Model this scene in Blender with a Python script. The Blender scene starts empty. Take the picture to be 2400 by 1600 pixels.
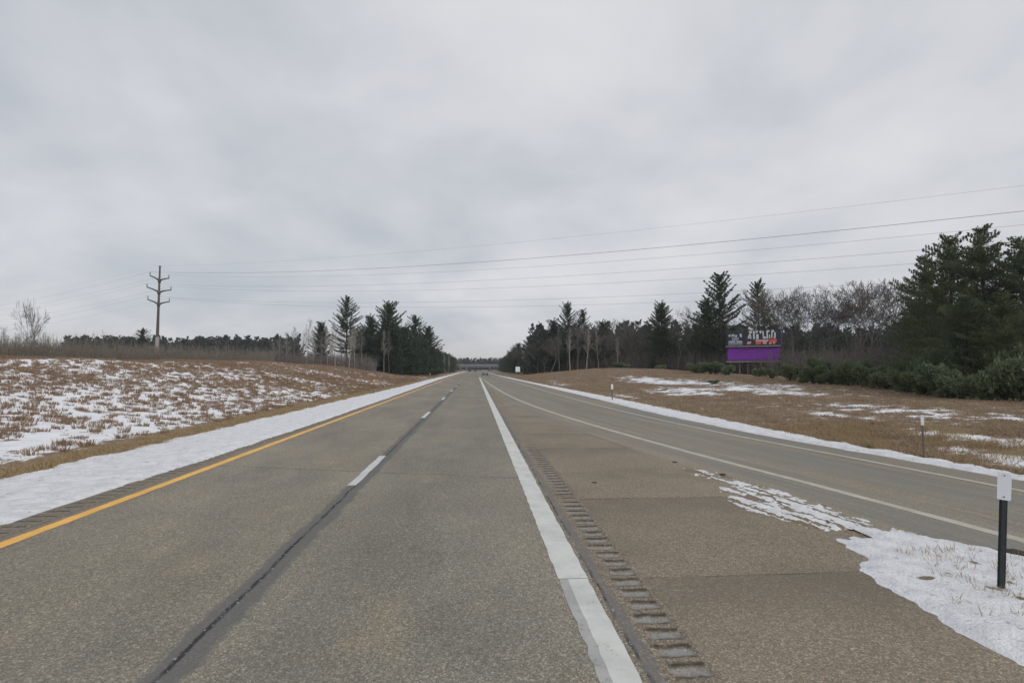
import bpy, math, random
import numpy as np
from mathutils import Vector, Matrix

# ------------------------------------------------------------------ camera, sky, sun, exposure
SC = bpy.context.scene
COL = SC.collection
EYE = 2.55                                   # camera height above the road, metres
YAW = math.atan(86 / 1200); PITCH = math.atan(63 / 1200)
cam_d = bpy.data.cameras.new('camera'); cam = bpy.data.objects.new('camera', cam_d); COL.objects.link(cam)
cam_d.sensor_width = 36; cam_d.lens = 18.0; cam_d.clip_start = 0.05; cam_d.clip_end = 6000
cam.location = (0, 0, EYE); cam.rotation_euler = (math.pi / 2 + PITCH, 0, -YAW)
SC.camera = cam
SC.view_settings.view_transform = 'Standard'; SC.view_settings.look = 'None'
SC.view_settings.gamma = 1; SC.view_settings.exposure = 0.0
SC.view_settings.use_curve_mapping = False

SUN_EL, SUN_AZ = math.radians(26), math.radians(150)   # sun behind right of the camera, through cloud
sd = bpy.data.lights.new('sun', 'SUN'); sun = bpy.data.objects.new('sun', sd); COL.objects.link(sun)
sd.energy = 1.5; sd.angle = math.radians(35); sd.color = (1, .96, .9)
sun.rotation_euler = (math.pi / 2 - SUN_EL, 0, math.pi - SUN_AZ)

W = bpy.data.worlds.new('World'); SC.world = W; W.use_nodes = True
def world():
    nt = W.node_tree; nt.nodes.clear(); N = nt.nodes.new; L = nt.links.new
    out = N('ShaderNodeOutputWorld'); mixs = N('ShaderNodeMixShader'); L(mixs.outputs[0], out.inputs[0])
    sky = N('ShaderNodeTexSky'); sky.sky_type = 'NISHITA'; sky.sun_disc = False
    sky.sun_elevation = SUN_EL; sky.sun_rotation = SUN_AZ; sky.dust_density = 3
    b1 = N('ShaderNodeBackground'); b1.inputs[1].default_value = 0.06; L(sky.outputs[0], b1.inputs[0])
    b2 = N('ShaderNodeBackground'); b2.inputs[1].default_value = 1.0
    mixs.inputs[0].default_value = 0.9; L(b1.outputs[0], mixs.inputs[1]); L(b2.outputs[0], mixs.inputs[2])
    tc = N('ShaderNodeTexCoord'); sep = N('ShaderNodeSeparateXYZ'); L(tc.outputs['Generated'], sep.inputs[0])
    def math_(op, a, b=None, c=None):
        m = N('ShaderNodeMath'); m.operation = op
        for i, v in enumerate((a, b, c)):
            if v is None: continue
            if isinstance(v, (int, float)): m.inputs[i].default_value = v
            else: L(v, m.inputs[i])
        return m.outputs[0]
    z = math_('MAXIMUM', sep.outputs[2], 0.0)
    den = math_('ADD', z, 0.32)
    comb = N('ShaderNodeCombineXYZ')
    L(math_('DIVIDE', sep.outputs[0], den), comb.inputs[0]); L(math_('DIVIDE', sep.outputs[1], den), comb.inputs[1])
    def noise(scale, det, rough, off, dist=0.0):
        mp = N('ShaderNodeMapping'); mp.inputs['Location'].default_value = off; L(comb.outputs[0], mp.inputs[0])
        n = N('ShaderNodeTexNoise'); n.inputs['Scale'].default_value = scale; n.inputs['Detail'].default_value = det
        n.inputs['Roughness'].default_value = rough; n.inputs['Distortion'].default_value = dist
        L(mp.outputs[0], n.inputs[0]); return n.outputs[0]
    n1 = noise(1.5, 5, .5, (3.1, 1.7, 0), .3); n2 = noise(.55, 2, .4, (8.3, 4.1, 0))
    n3 = noise(4.2, 3, .5, (1.3, 9.1, 0), .2)
    s = math_('ADD', math_('MULTIPLY', n1, .62), math_('MULTIPLY', n2, .45))
    s = math_('ADD', s, math_('MULTIPLY', n3, .14))
    # brighter cloud to the right (sun side), darker to the left
    s = math_('ADD', s, math_('MULTIPLY', sep.outputs[0], .1))
    ramp = N('ShaderNodeValToRGB'); L(s, ramp.inputs[0]); cr = ramp.color_ramp; cr.interpolation = 'B_SPLINE'
    cr.elements[0].position = .47; cr.elements[0].color = (.505, .54, .595, 1)
    cr.elements[1].position = .75; cr.elements[1].color = (.80, .805, .835, 1)
    e = cr.elements.new(.61); e.color = (.655, .675, .712, 1)
    hz = N('ShaderNodeMapRange'); hz.interpolation_type = 'SMOOTHSTEP'
    hz.inputs['From Min'].default_value = 0.0; hz.inputs['From Max'].default_value = .07
    hz.inputs['To Min'].default_value = .8; hz.inputs['To Max'].default_value = 0; L(z, hz.inputs[0])
    mx = N('ShaderNodeMix'); mx.data_type = 'RGBA'; L(hz.outputs[0], mx.inputs[0])
    L(ramp.outputs[0], mx.inputs[6]); mx.inputs[7].default_value = (.70, .675, .655, 1)
    L(mx.outputs[2], b2.inputs[0])
world()

# ------------------------------------------------------------------ small helpers
rng = np.random.default_rng(7); random.seed(7)
def at(px, Z):
    """world X, Y of the spot lying Z metres ahead at the photograph's column px (of 2400)"""
    k = (px - 1200) / 1200
    return (Z * (k * math.cos(YAW) + math.sin(YAW)), Z * (-k * math.sin(YAW) + math.cos(YAW)))
def gnd(px, py, z=0.0):
    x = (px - 1200) / 1200; y = (800 - py) / 1200
    f = math.cos(PITCH) - y * math.sin(PITCH); dz = math.sin(PITCH) + y * math.cos(PITCH)
    t = (z - EYE) / dz
    return ((x * math.cos(YAW) + f * math.sin(YAW)) * t, (-x * math.sin(YAW) + f * math.cos(YAW)) * t)
def vnoise(x, y, seed=0):
    x = np.asarray(x, float); y = np.asarray(y, float)
    xi = np.floor(x).astype(np.int64); yi = np.floor(y).astype(np.int64); fx = x - xi; fy = y - yi
    fx = fx * fx * (3 - 2 * fx); fy = fy * fy * (3 - 2 * fy)
    def h(a, b):
        n = (a * 374761393 + b * 668265263 + seed * 974634777) & 0xffffffff
        n = ((n ^ (n >> 13)) * 1274126177) & 0xffffffff
        n = (n ^ (n >> 16)) & 0xffff
        return n / 65535.0
    return (h(xi, yi) * (1 - fx) + h(xi + 1, yi) * fx) * (1 - fy) + (h(xi, yi + 1) * (1 - fx) + h(xi + 1, yi + 1) * fx) * fy
def fbm(x, y, seed=0, oct=4, g=.5):
    s = 0; a = 1; t = 0
    for i in range(oct):
        s = s + a * vnoise(x * 2 ** i + 17 * i, y * 2 ** i - 9 * i, seed + i); t += a; a *= g
    return s / t
def sstep(a, b, v):
    t = np.clip((v - a) / (b - a), 0, 1); return t * t * (3 - 2 * t)

def mesh_np(name, V, F, mat=None, smooth=False, attrs=None):
    """V (n,3), F list/array of equal sized faces (m,k)"""
    me = bpy.data.meshes.new(name); V = np.asarray(V, np.float32); F = np.asarray(F, np.int32)
    me.vertices.add(len(V)); me.vertices.foreach_set('co', V.ravel())
    k = F.shape[1]; me.loops.add(F.size); me.loops.foreach_set('vertex_index', F.ravel())
    me.polygons.add(len(F)); me.polygons.foreach_set('loop_start', np.arange(0, F.size, k, dtype=np.int32))
    me.polygons.foreach_set('use_smooth', np.full(len(F), bool(smooth)))
    for an, vals in (attrs or {}).items():
        a = me.attributes.new(an, 'FLOAT', 'POINT'); a.data.foreach_set('value', np.asarray(vals, np.float32))
    if mat: me.materials.append(mat)
    me.update(); me.validate(); return me
def obj(name, me, parent=None, **props):
    o = bpy.data.objects.new(name, me); COL.objects.link(o)
    if parent: o.parent = parent
    for k, v in props.items(): o[k] = v
    return o
def thing(name, label, cat, loc=(0, 0, 0), rz=0, group=None):
    o = bpy.data.objects.new(name, None); COL.objects.link(o); o.empty_display_size = .3
    o.location = loc; o.rotation_euler = (0, 0, rz); o['label'] = label; o['category'] = cat
    if group: o['group'] = group
    return o
def dup(root, loc, rz, label, scale=None, group=None):
    r = root.copy(); COL.objects.link(r); r.location = loc; r.rotation_euler = (0, 0, rz)
    if scale: r.scale = scale
    r['label'] = label
    if group: r['group'] = group
    elif 'group' in r: del r['group']
    for c in list(root.children):
        d = c.copy(); COL.objects.link(d); d.parent = r
        for g in c.children:
            e = g.copy(); COL.objects.link(e); e.parent = d
    return r
class MB:
    """collects polygons of any size"""
    def __init__(s): s.v = []; s.f = []
    def box(s, x0, x1, y0, y1, z0, z1, M=None, tx=0, ty=0):
        b = len(s.v); c = [(x0, y0, z0), (x1, y0, z0), (x1, y1, z0), (x0, y1, z0),
             (x0 + tx, y0 + ty, z1), (x1 - tx, y0 + ty, z1), (x1 - tx, y1 - ty, z1), (x0 + tx, y1 - ty, z1)]
        s.v += [tuple(M @ Vector(p)) if M else p for p in c]
        s.f += [tuple(b + i for i in q) for q in ((0, 3, 2, 1), (4, 5, 6, 7), (0, 1, 5, 4), (1, 2, 6, 5), (2, 3, 7, 6), (3, 0, 4, 7))]
        return s
    def tube(s, pts, rad, n=8, cap=True):
        pts = [Vector(p) for p in pts]; b0 = len(s.v)
        for i, p in enumerate(pts):
            d = (pts[min(i + 1, len(pts) - 1)] - pts[max(i - 1, 0)]).normalized()
            u = d.orthogonal().normalized() if abs(d.z) < .99 else Vector((1, 0, 0)); u = (u - d * u.dot(d)).normalized(); w = d.cross(u)
            r = rad[i] if hasattr(rad, '__len__') else rad
            for k in range(n):
                a = 2 * math.pi * k / n; s.v.append(tuple(p + (u * math.cos(a) + w * math.sin(a)) * r))
        for i in range(len(pts) - 1):
            for k in range(n):
                s.f.append((b0 + i * n + k, b0 + i * n + (k + 1) % n, b0 + (i + 1) * n + (k + 1) % n, b0 + (i + 1) * n + k))
        if cap:
            s.f.append(tuple(b0 + k for k in range(n))[::-1]); s.f.append(tuple(b0 + (len(pts) - 1) * n + k for k in range(n)))
        return s
    def prism(s, poly, y0, y1, M=None):
        """poly of (x,z) pushed from y0 to y1"""
        b = len(s.v); n = len(poly)
        c = [(x, y0, z) for x, z in poly] + [(x, y1, z) for x, z in poly]
        s.v += [tuple(M @ Vector(p)) if M else p for p in c]
        s.f.append(tuple(b + i for i in range(n))); s.f.append(tuple(b + n + i for i in range(n))[::-1])
        for i in range(n): s.f.append((b + i, b + n + i, b + n + (i + 1) % n, b + (i + 1) % n))
        return s
    def mesh(s, name, mat, smooth=False, bevel=0):
        me = bpy.data.meshes.new(name); me.from_pydata(s.v, [], s.f)
        if bevel:
            import bmesh
            bm = bmesh.new(); bm.from_mesh(me)
            bmesh.ops.recalc_face_normals(bm, faces=bm.faces)
            bmesh.ops.bevel(bm, geom=list(bm.edges), offset=bevel, segments=2, affect='EDGES', profile=.7)
            bm.to_mesh(me); bm.free()
        me.materials.append(mat); me.update()
        if smooth:
            for p in me.polygons: p.use_smooth = True
        return me

# ------------------------------------------------------------------ materials
class NT:
    def __init__(s, name, rough=.8, spec=.3):
        s.m = bpy.data.materials.new(name); s.m.use_nodes = True; s.t = s.m.node_tree
        s.b = s.t.nodes['Principled BSDF']; s.b.inputs['Roughness'].default_value = rough
        s.b.inputs['Specular IOR Level'].default_value = spec
        g = s.t.nodes.new('ShaderNodeNewGeometry'); s.pos = g.outputs['Position']
        tc = s.t.nodes.new('ShaderNodeTexCoord'); s.oc = tc.outputs['Object']
    def n(s, t): return s.t.nodes.new(t)
    def l(s, a, b): s.t.links.new(a, b)
    def math(s, op, a, b=None, c=None, clamp=False):
        m = s.n('ShaderNodeMath'); m.operation = op; m.use_clamp = clamp
        for i, v in enumerate((a, b, c)):
            if v is None: continue
            if isinstance(v, (int, float)): m.inputs[i].default_value = v
            else: s.l(v, m.inputs[i])
        return m.outputs[0]
    def noise(s, scale, det=3, rough=.5, vec=None, sc=(1, 1, 1), loc=(0, 0, 0), dist=0):
        mp = s.n('ShaderNodeMapping'); mp.inputs['Scale'].default_value = sc; mp.inputs['Location'].default_value = loc
        s.l(vec or s.pos, mp.inputs[0]); n = s.n('ShaderNodeTexNoise'); n.inputs['Scale'].default_value = scale
        n.inputs['Detail'].default_value = det; n.inputs['Roughness'].default_value = rough; n.inputs['Distortion'].default_value = dist
        s.l(mp.outputs[0], n.inputs[0]); return n.outputs[0]
    def vor(s, scale, vec=None, feat='F1', out=0):
        n = s.n('ShaderNodeTexVoronoi'); n.feature = feat; n.inputs['Scale'].default_value = scale; s.l(vec or s.pos, n.inputs[0]); return n.outputs[out]
    def ramp(s, f, stops, interp='LINEAR'):
        r = s.n('ShaderNodeValToRGB'); s.l(f, r.inputs[0]); r.color_ramp.interpolation = interp
        while len(r.color_ramp.elements) < len(stops): r.color_ramp.elements.new(.5)
        for e, (p, c) in zip(r.color_ramp.elements, stops):
            e.position = p; e.color = (c, c, c, 1) if isinstance(c, (int, float)) else (*c, 1)
        return r.outputs[0]
    def rng(s, f, a, b, c=0, d=1, smooth=True):
        r = s.n('ShaderNodeMapRange'); r.interpolation_type = 'SMOOTHSTEP' if smooth else 'LINEAR'; s.l(f, r.inputs[0])
        for i, v in zip((1, 2, 3, 4), (a, b, c, d)): r.inputs[i].default_value = v
        return r.outputs[0]
    def mix(s, f, a, b, mode='MIX'):
        m = s.n('ShaderNodeMix'); m.data_type = 'RGBA'; m.blend_type = mode
        if isinstance(f, (int, float)): m.inputs[0].default_value = f
        else: s.l(f, m.inputs[0])
        for i, v in ((6, a), (7, b)):
            if isinstance(v, tuple): m.inputs[i].default_value = (*v, 1)
            else: s.l(v, m.inputs[i])
        return m.outputs[2]
    def attr(s, name):
        a = s.n('ShaderNodeAttribute'); a.attribute_name = name; return a.outputs['Fac']
    def xyz(s, v=None):
        p = s.n('ShaderNodeSeparateXYZ'); s.l(v or s.pos, p.inputs[0]); return p.outputs
    def rand(s):
        return s.n('ShaderNodeObjectInfo').outputs['Random']
    def bump(s, h, strength=.4, dist=.01):
        b = s.n('ShaderNodeBump'); b.inputs['Strength'].default_value = strength; b.inputs['Distance'].default_value = dist
        s.l(h, b.inputs['Height']); s.l(b.outputs[0], s.b.inputs['Normal'])
    def col(s, c):
        if isinstance(c, tuple): s.b.inputs['Base Color'].default_value = (*c, 1)
        else: s.l(c, s.b.inputs['Base Color'])
        return s.m
def translucent(t, f):
    o = t.t.nodes['Material Output']; tr = t.n('ShaderNodeBsdfTranslucent'); mx = t.n('ShaderNodeMixShader'); mx.inputs[0].default_value = f
    t.l(t.b.inputs['Base Color'].links[0].from_socket, tr.inputs[0]); t.l(t.b.outputs[0], mx.inputs[1]); t.l(tr.outputs[0], mx.inputs[2]); t.l(mx.outputs[0], o.inputs[0])
def plain(name, c, rough=.6, metal=0, var=.12, scale=8):
    t = NT(name, rough); t.b.inputs['Metallic'].default_value = metal
    f = t.noise(scale, 4, .6, vec=t.oc)
    return t.col(t.mix(f, tuple(max(0, v * (1 - var)) for v in c), tuple(v * (1 + var) for v in c)))

def m_asphalt(name, base, tint, streak=None, speck=.5):
    """weathered pavement with exposed aggregate; base/tint albedo"""
    t = NT(name, .85, .25)
    x, y, z = t.xyz()
    big = t.noise(.22, 3, .5); mid = t.noise(1.3, 4, .55)
    c = t.mix(t.rng(big, .3, .7), base, tint)
    c = t.mix(t.math('MULTIPLY', t.rng(mid, .35, .75), .35), c, tuple(v * .84 for v in base))
    # aggregate: bright and dark chips about 6-14 mm
    cell = t.vor(78, out=1); cs = t.n('ShaderNodeSeparateColor'); t.l(cell, cs.inputs[0])
    chip = cs.outputs[0]; hue = cs.outputs[1]
    g = t.ramp(chip, [(0, .25), (.28, .66), (.66, 1.06), (.88, 1.6), (1, 2.7)])
    g2 = t.noise(17, 3, .65); g2 = t.rng(g2, .3, .7, .74, 1.26)
    gg = t.math('MULTIPLY', g, g2); gg = t.math('ADD', t.math('MULTIPLY', gg, speck), 1 - speck)
    gr = t.n('ShaderNodeCombineColor'); 
    for i in range(3): t.l(gg, gr.inputs[i])
    c = t.mix(1.0, c, gr.outputs[0], 'MULTIPLY')
    warm = t.mix(t.math('MULTIPLY', t.rng(hue, .6, 1), .3), c, t.mix(1.0, c, (1.22, 1.0, .78), 'MULTIPLY'))
    t.c = warm; t.xyzs = (x, y, z)
    t.bump(t.math('ADD', t.math('MULTIPLY', chip, .6), t.math('MULTIPLY', mid, .3)), .35, .006)
    return t

def m_road():
    t = m_asphalt('asphalt_main_carriageway', (.250, .225, .178), (.285, .258, .206), speck=.52)
    x, y, z = t.xyzs; c = t.c
    # gravel-polished wheel tracks, greyer lane to the right of the joint
    lane = t.rng(x, -3.0, -2.0); c = t.mix(t.rng(t.noise(.5, 4, .6, sc=(1, .3, 1), loc=(4, 4, 0)), .40, .66, 0, .75), c, t.mix(1.0, c, (.76, .79, .83), 'MULTIPLY')); c = t.mix(t.rng(t.noise(.9, 5, .65, sc=(1, .6, 1), loc=(14, 4, 0)), .50, .72, 0, .8), c, t.mix(1.0, c, (1.18, 1.12, 1.02), 'MULTIPLY'))
    c = t.mix(t.math('MULTIPLY', lane, .55), c, t.mix(1.0, c, (.91, .94, .98), 'MULTIPLY'))
    for cx in (-5.6, -3.9, -1.6, .2):
        d = t.math('ABSOLUTE', t.math('SUBTRACT', x, cx)); w = t.math('MULTIPLY', t.rng(d, .1, .5, 1, 0), t.rng(t.noise(.35, 2, .5, sc=(1, .25, 1)), .3, .7, .02, .16))
        c = t.mix(w, c, (.175, .166, .148))
    # centre joint: grey sealant band with a black open crack and salt chips
    wob = t.math('MULTIPLY', t.math('SUBTRACT', t.noise(.8, 4, .6), .5), .16)
    xx = t.math('ADD', t.math('ADD', x, 2.60), wob)
    edge = t.math('MULTIPLY', t.math('SUBTRACT', t.noise(1.7, 3, .6, loc=(5, 2, 0)), .5), .26)
    band = t.rng(t.math('ABSOLUTE', t.math('ADD', t.math('SUBTRACT', xx, .03), edge)), .13, .24, 1, 0)
    band = t.math('MULTIPLY', band, t.rng(y, 60, 110, .8, .25))
    c = t.mix(band, c, (.128, .13, .13))
    wob2 = t.math('MULTIPLY', t.math('SUBTRACT', t.noise(9, 3, .7), .5), .05)
    crack = t.rng(t.math('ABSOLUTE', t.math('ADD', xx, wob2)), .010, .040, 1, 0)
    brk = t.rng(t.noise(2.2, 4, .6, sc=(1, 1, 1), loc=(2, 7, 0)), .36, .52, .45, 1)
    c = t.mix(t.math('MULTIPLY', crack, brk), c, (.04, .04, .042))
    salt = t.math('MULTIPLY', t.rng(t.math('ABSOLUTE', t.math('ADD', xx, t.math('MULTIPLY', wob2, -1))), .02, .05, 1, 0), t.rng(t.noise(22, 2, .7, loc=(1, 1, 0)), .60, .7, 0, 1))
    c = t.mix(salt, c, (.42, .43, .45))
    # slanting transverse cracks
    for (y0, sl, a, w) in ((12.95, -.27, .75, .012), (33.5, -.1, .5, .03), (58, .05, .45, .05), (-3, .1, .6, .012)):
        yy = t.math('ADD', t.math('SUBTRACT', y, y0), t.math('MULTIPLY', t.math('ADD', x, 2.4), -sl))
        yy = t.math('ADD', yy, t.math('MULTIPLY', t.math('SUBTRACT', t.noise(1.1, 4, .6, loc=(y0, 0, 0)), .5), .35))
        k = t.math('MULTIPLY', t.rng(t.math('ABSOLUTE', yy), w, w * 2.6, 1, 0), t.math('MULTIPLY', t.rng(t.noise(1.4, 3, .6, loc=(0, y0, 0)), .3, .6, .3, 1), a))
        c = t.mix(k, c, (.05, .048, .046))
    # dusty left shoulder
    c = t.mix(t.math('MULTIPLY', t.rng(x, -7.2, -6.8, 1, 0), .35), c, (.17, .145, .115))
    return t.col(c)
def m_shoulder():
    t = m_asphalt('brown_gore_slab', (.245, .210, .157), (.282, .243, .184), speck=.5)
    v = t.rand(); c = t.mix(t.math('MULTIPLY', v, .4), t.c, t.mix(1.0, t.c, (.86, .85, .84), 'MULTIPLY'))
    jy = t.attr('joint'); c = t.mix(t.math('MULTIPLY', t.rng(jy, 0, 2.2, .5, 0), t.rng(t.noise(.8, 3, .6), .3, .6, .6, 1)), c, (.135, .118, .092))
    c = t.mix(t.math('MULTIPLY', t.rng(jy, .0, .04, .8, 0), t.rng(t.noise(1.2, 4, .6, loc=(8, 8, 0)), .40, .6, .1, 1)), c, (.05, .043, .036))
    # rusty stains  and darker damp area close to the gore snow
    st = t.math('MULTIPLY', t.rng(t.noise(1.1, 4, .6, loc=(3, 3, 0)), .58, .78), .35)
    c = t.mix(st, c, (.22, .15, .10))
    dk = t.math('MULTIPLY', t.rng(t.noise(.45, 3, .5, loc=(6, 0, 0)), .5, .7), .35)
    c = t.mix(dk, c, (.13, .115, .09))
    return t.col(c)
def m_ramp():
    t = m_asphalt('ramp_asphalt', (.265, .228, .170), (.295, .258, .20), speck=.42)
    u = t.attr('lat'); y = t.xyzs[1]
    comb = t.n('ShaderNodeCombineXYZ'); t.l(t.math('MULTIPLY', u, 2.2), comb.inputs[0]); t.l(t.math('MULTIPLY', y, .06), comb.inputs[1])
    n = t.noise(1.0, 4, .6, vec=comb.outputs[0]); n2 = t.noise(2.4, 4, .6, vec=comb.outputs[0], loc=(4, 4, 0))
    c = t.mix(t.math('MULTIPLY', t.rng(n, .40, .62), .7), t.c, (.19, .198, .188))
    c = t.mix(t.math('MULTIPLY', t.rng(n2, .52, .75), .6), c, (.155, .138, .122))
    tr = t.math('ADD', t.rng(t.math('ABSOLUTE', t.math('SUBTRACT', u, 2.6)), .15, .75, .6, 0), t.rng(t.math('ABSOLUTE', t.math('SUBTRACT', u, 4.4)), .15, .7, .6, 0))
    c = t.mix(t.math('MULTIPLY', tr, .5), c, (.18, .182, .172))
    return t.col(c)
def m_rumble():
    t = m_asphalt('milled_rumble_asphalt', (.215, .183, .138), (.25, .215, .165), speck=.65)
    gz = t.attr('groove'); dirt_shade = t.attr('dirt_shade')
    c = t.mix(t.math('MULTIPLY', gz, t.rng(t.noise(16, 4, .7), .35, .6, .25, .85)), t.c, (.30, .305, .305))
    c = t.mix(t.math('MULTIPLY', dirt_shade, .95), c, (.055, .045, .035))  # groove rims darkened in the colour: dirt together with painted occlusion
    x = t.xyzs[0]
    b = t.math('MULTIPLY', t.rng(t.math('ABSOLUTE', t.math('ADD', t.math('SUBTRACT', x, 1.455), t.math('MULTIPLY', t.math('SUBTRACT', t.noise(1.6, 4, .7), .5), .10))), .008, .03, 1, 0), t.math('MULTIPLY', t.rng(t.noise(1.7, 3, .6, loc=(9, 1, 0)), .4, .55), t.rng(t.xyzs[1], 15, 45, 1, .15)))
    c = t.mix(b, c, (.03, .03, .028))
    sl = t.math('MULTIPLY', t.rng(t.noise(14, 3, .7, sc=(1, .5, 1)), .60, .68), t.rng(t.math('ABSOLUTE', t.math('SUBTRACT', x, 1.47)), .02, .1, 1, 0))
    c = t.mix(sl, c, (.45, .47, .5))
    band = t.math('MULTIPLY', t.math('MULTIPLY', t.rng(t.math('ADD', x, t.math('MULTIPLY', t.math('SUBTRACT', t.noise(6, 4, .7), .5), .16)), 1.42, 1.46), t.rng(t.math('ADD', x, t.math('MULTIPLY', t.math('SUBTRACT', t.noise(5, 4, .7, loc=(4, 0, 0)), .5), .2)), 1.55, 1.60, 1, 0)), t.rng(t.noise(.7, 3, .6, loc=(2, 2, 0)), .4, .6, .3, .8))
    c = t.mix(band, c, (.165, .163, .16))
    return t.col(c)
def m_paint(name, col, wear=.5):
    t = NT(name, .6, .3)
    a = t.noise(7, 5, .65); b = t.noise(55, 3, .7); w = t.math('ADD', t.math('MULTIPLY', a, .6), t.math('MULTIPLY', b, .4))
    k = t.rng(w, .56 - .06 * wear, .68, 0, wear * 1.2)
    c = t.mix(t.rng(t.noise(2.0, 4, .6, loc=(1, 5, 2)), .35, .75), col, tuple(v * .80 for v in col))
    c = t.mix(k, c, (.2, .19, .165)); t.bump(b, .25, .004)
    return t.col(c)
def m_snow(name, dirt_shade=.3):
    t = NT(name, .55, .25)
    t.b.inputs['Subsurface Weight'].default_value = 0
    cov = t.attr('bare'); a = t.noise(3.2, 5, .6); b = t.noise(26, 4, .65)
    c = t.mix(t.rng(a, .38, .66), (.80, .805, .825), (.67, .68, .70))
    c = t.mix(t.math('MULTIPLY', t.rng(b, .56, .75), dirt_shade), c, (.47, .45, .42))
    sp = t.noise(9, 4, .6, loc=(3, 8, 1))
    sp2 = t.noise(30, 3, .6, loc=(1, 3, 1), sc=(1, .6, 1)); c = t.mix(t.math('MULTIPLY', t.rng(sp2, .64, .68), dirt_shade * 1.3, clamp=True), c, (.24, .22, .2))
    c = t.mix(t.math('MULTIPLY', t.rng(sp, .62, .67), dirt_shade * 1.6, clamp=True), c, (.17, .14, .11))
    g = t.math('ADD', cov, t.math('MULTIPLY', t.math('SUBTRACT', t.noise(11, 4, .6, loc=(5, 5, 5)), .5), .9))
    c = t.mix(t.rng(g, .45, .6), c, t.mix(t.noise(20, 3, .6), (.12, .085, .05), (.30, .235, .15)))
    t.bump(t.math('ADD', t.math('MULTIPLY', a, 1.5), t.math('MULTIPLY', b, .6)), .9, .05)
    return t.col(c)
def m_ground():
    t = NT('winter_field', .9, .1)
    s = t.attr('snow'); tan = t.attr('tan'); x, y, z = t.xyz()
    f1 = t.noise(.5, 4, .6); f2 = t.noise(5, 5, .7); f3 = t.noise(28, 3, .7, sc=(1, 1.0, 1))
    g = t.mix(t.rng(f1, .3, .7), (.225, .165, .12), (.27, .21, .16))
    g = t.mix(t.math('MULTIPLY', t.rng(f2, .4, .75), .6), g, (.145, .105, .075))
    g = t.mix(t.math('MULTIPLY', t.rng(f3, .5, .8), .6), g, (.44, .35, .26))
    tn = t.mix(t.rng(f2, .35, .7), (.30, .225, .13), (.22, .15, .08)); tn = t.mix(t.math('MULTIPLY', t.rng(f3, .5, .8), .7), tn, (.40, .32, .20))
    g = t.mix(tan, g, tn)
    g = t.mix(t.math('MULTIPLY', t.rng(t.noise(.9, 4, .6, loc=(3, 9, 0)), .5, .7), .55), g, (.33, .27, .16))
    g = t.mix(t.math('MULTIPLY', t.rng(t.noise(.7, 4, .6, loc=(13, 2, 0)), .52, .72), .5), g, (.17, .105, .075))
    k = t.math('ADD', s, t.math('ADD', t.math('MULTIPLY', t.math('SUBTRACT', t.noise(4.5, 4, .65, loc=(7, 0, 0)), .5), .8), t.math('MULTIPLY', t.math('SUBTRACT', f3, .5), .35)))
    sn = t.mix(t.rng(t.noise(2, 3), .3, .7), (.84, .85, .88), (.76, .775, .805))
    c = t.mix(t.rng(k, .47, .56), g, sn)
    t.bump(t.math('ADD', f2, t.math('MULTIPLY', f3, .6)), .6, .05)
    return t.col(c)
def m_grass(name, a, b, d):
    t = NT(name, .8, .15)
    f = t.noise(1.7, 3, .6); f2 = t.noise(17, 2, .6)
    c = t.mix(t.rng(f, .35, .7), a, b); c = t.mix(t.rng(f2, .35, .7), c, d)
    t.col(c); translucent(t, .3); return t.m
def m_leaf(name, a, b, c3, s=.9):
    t = NT(name, .7, .2)
    f = t.noise(s, 3, .6); f2 = t.noise(s * 7, 2, .6, loc=(4, 2, 1)); r = t.rand()
    c = t.mix(t.rng(f, .35, .68), a, b); c = t.mix(t.math('MULTIPLY', t.rng(f2, .45, .75), .7), c, c3)
    c = t.mix(t.math('MULTIPLY', r, .5), c, t.mix(1.0, c, (1.25, 1.1, .85), 'MULTIPLY'))
    t.col(c); translucent(t, .4); return t.m
def m_bark(name, a, b):
    t = NT(name, .9, .1); f = t.noise(3, 4, .7, sc=(3, 3, .6)); r = t.rand()
    c = t.mix(t.rng(f, .3, .7), a, b); c = t.mix(t.math('MULTIPLY', r, .4), c, t.mix(1.0, c, (.7, .7, .72), 'MULTIPLY')); return t.col(c)

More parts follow.
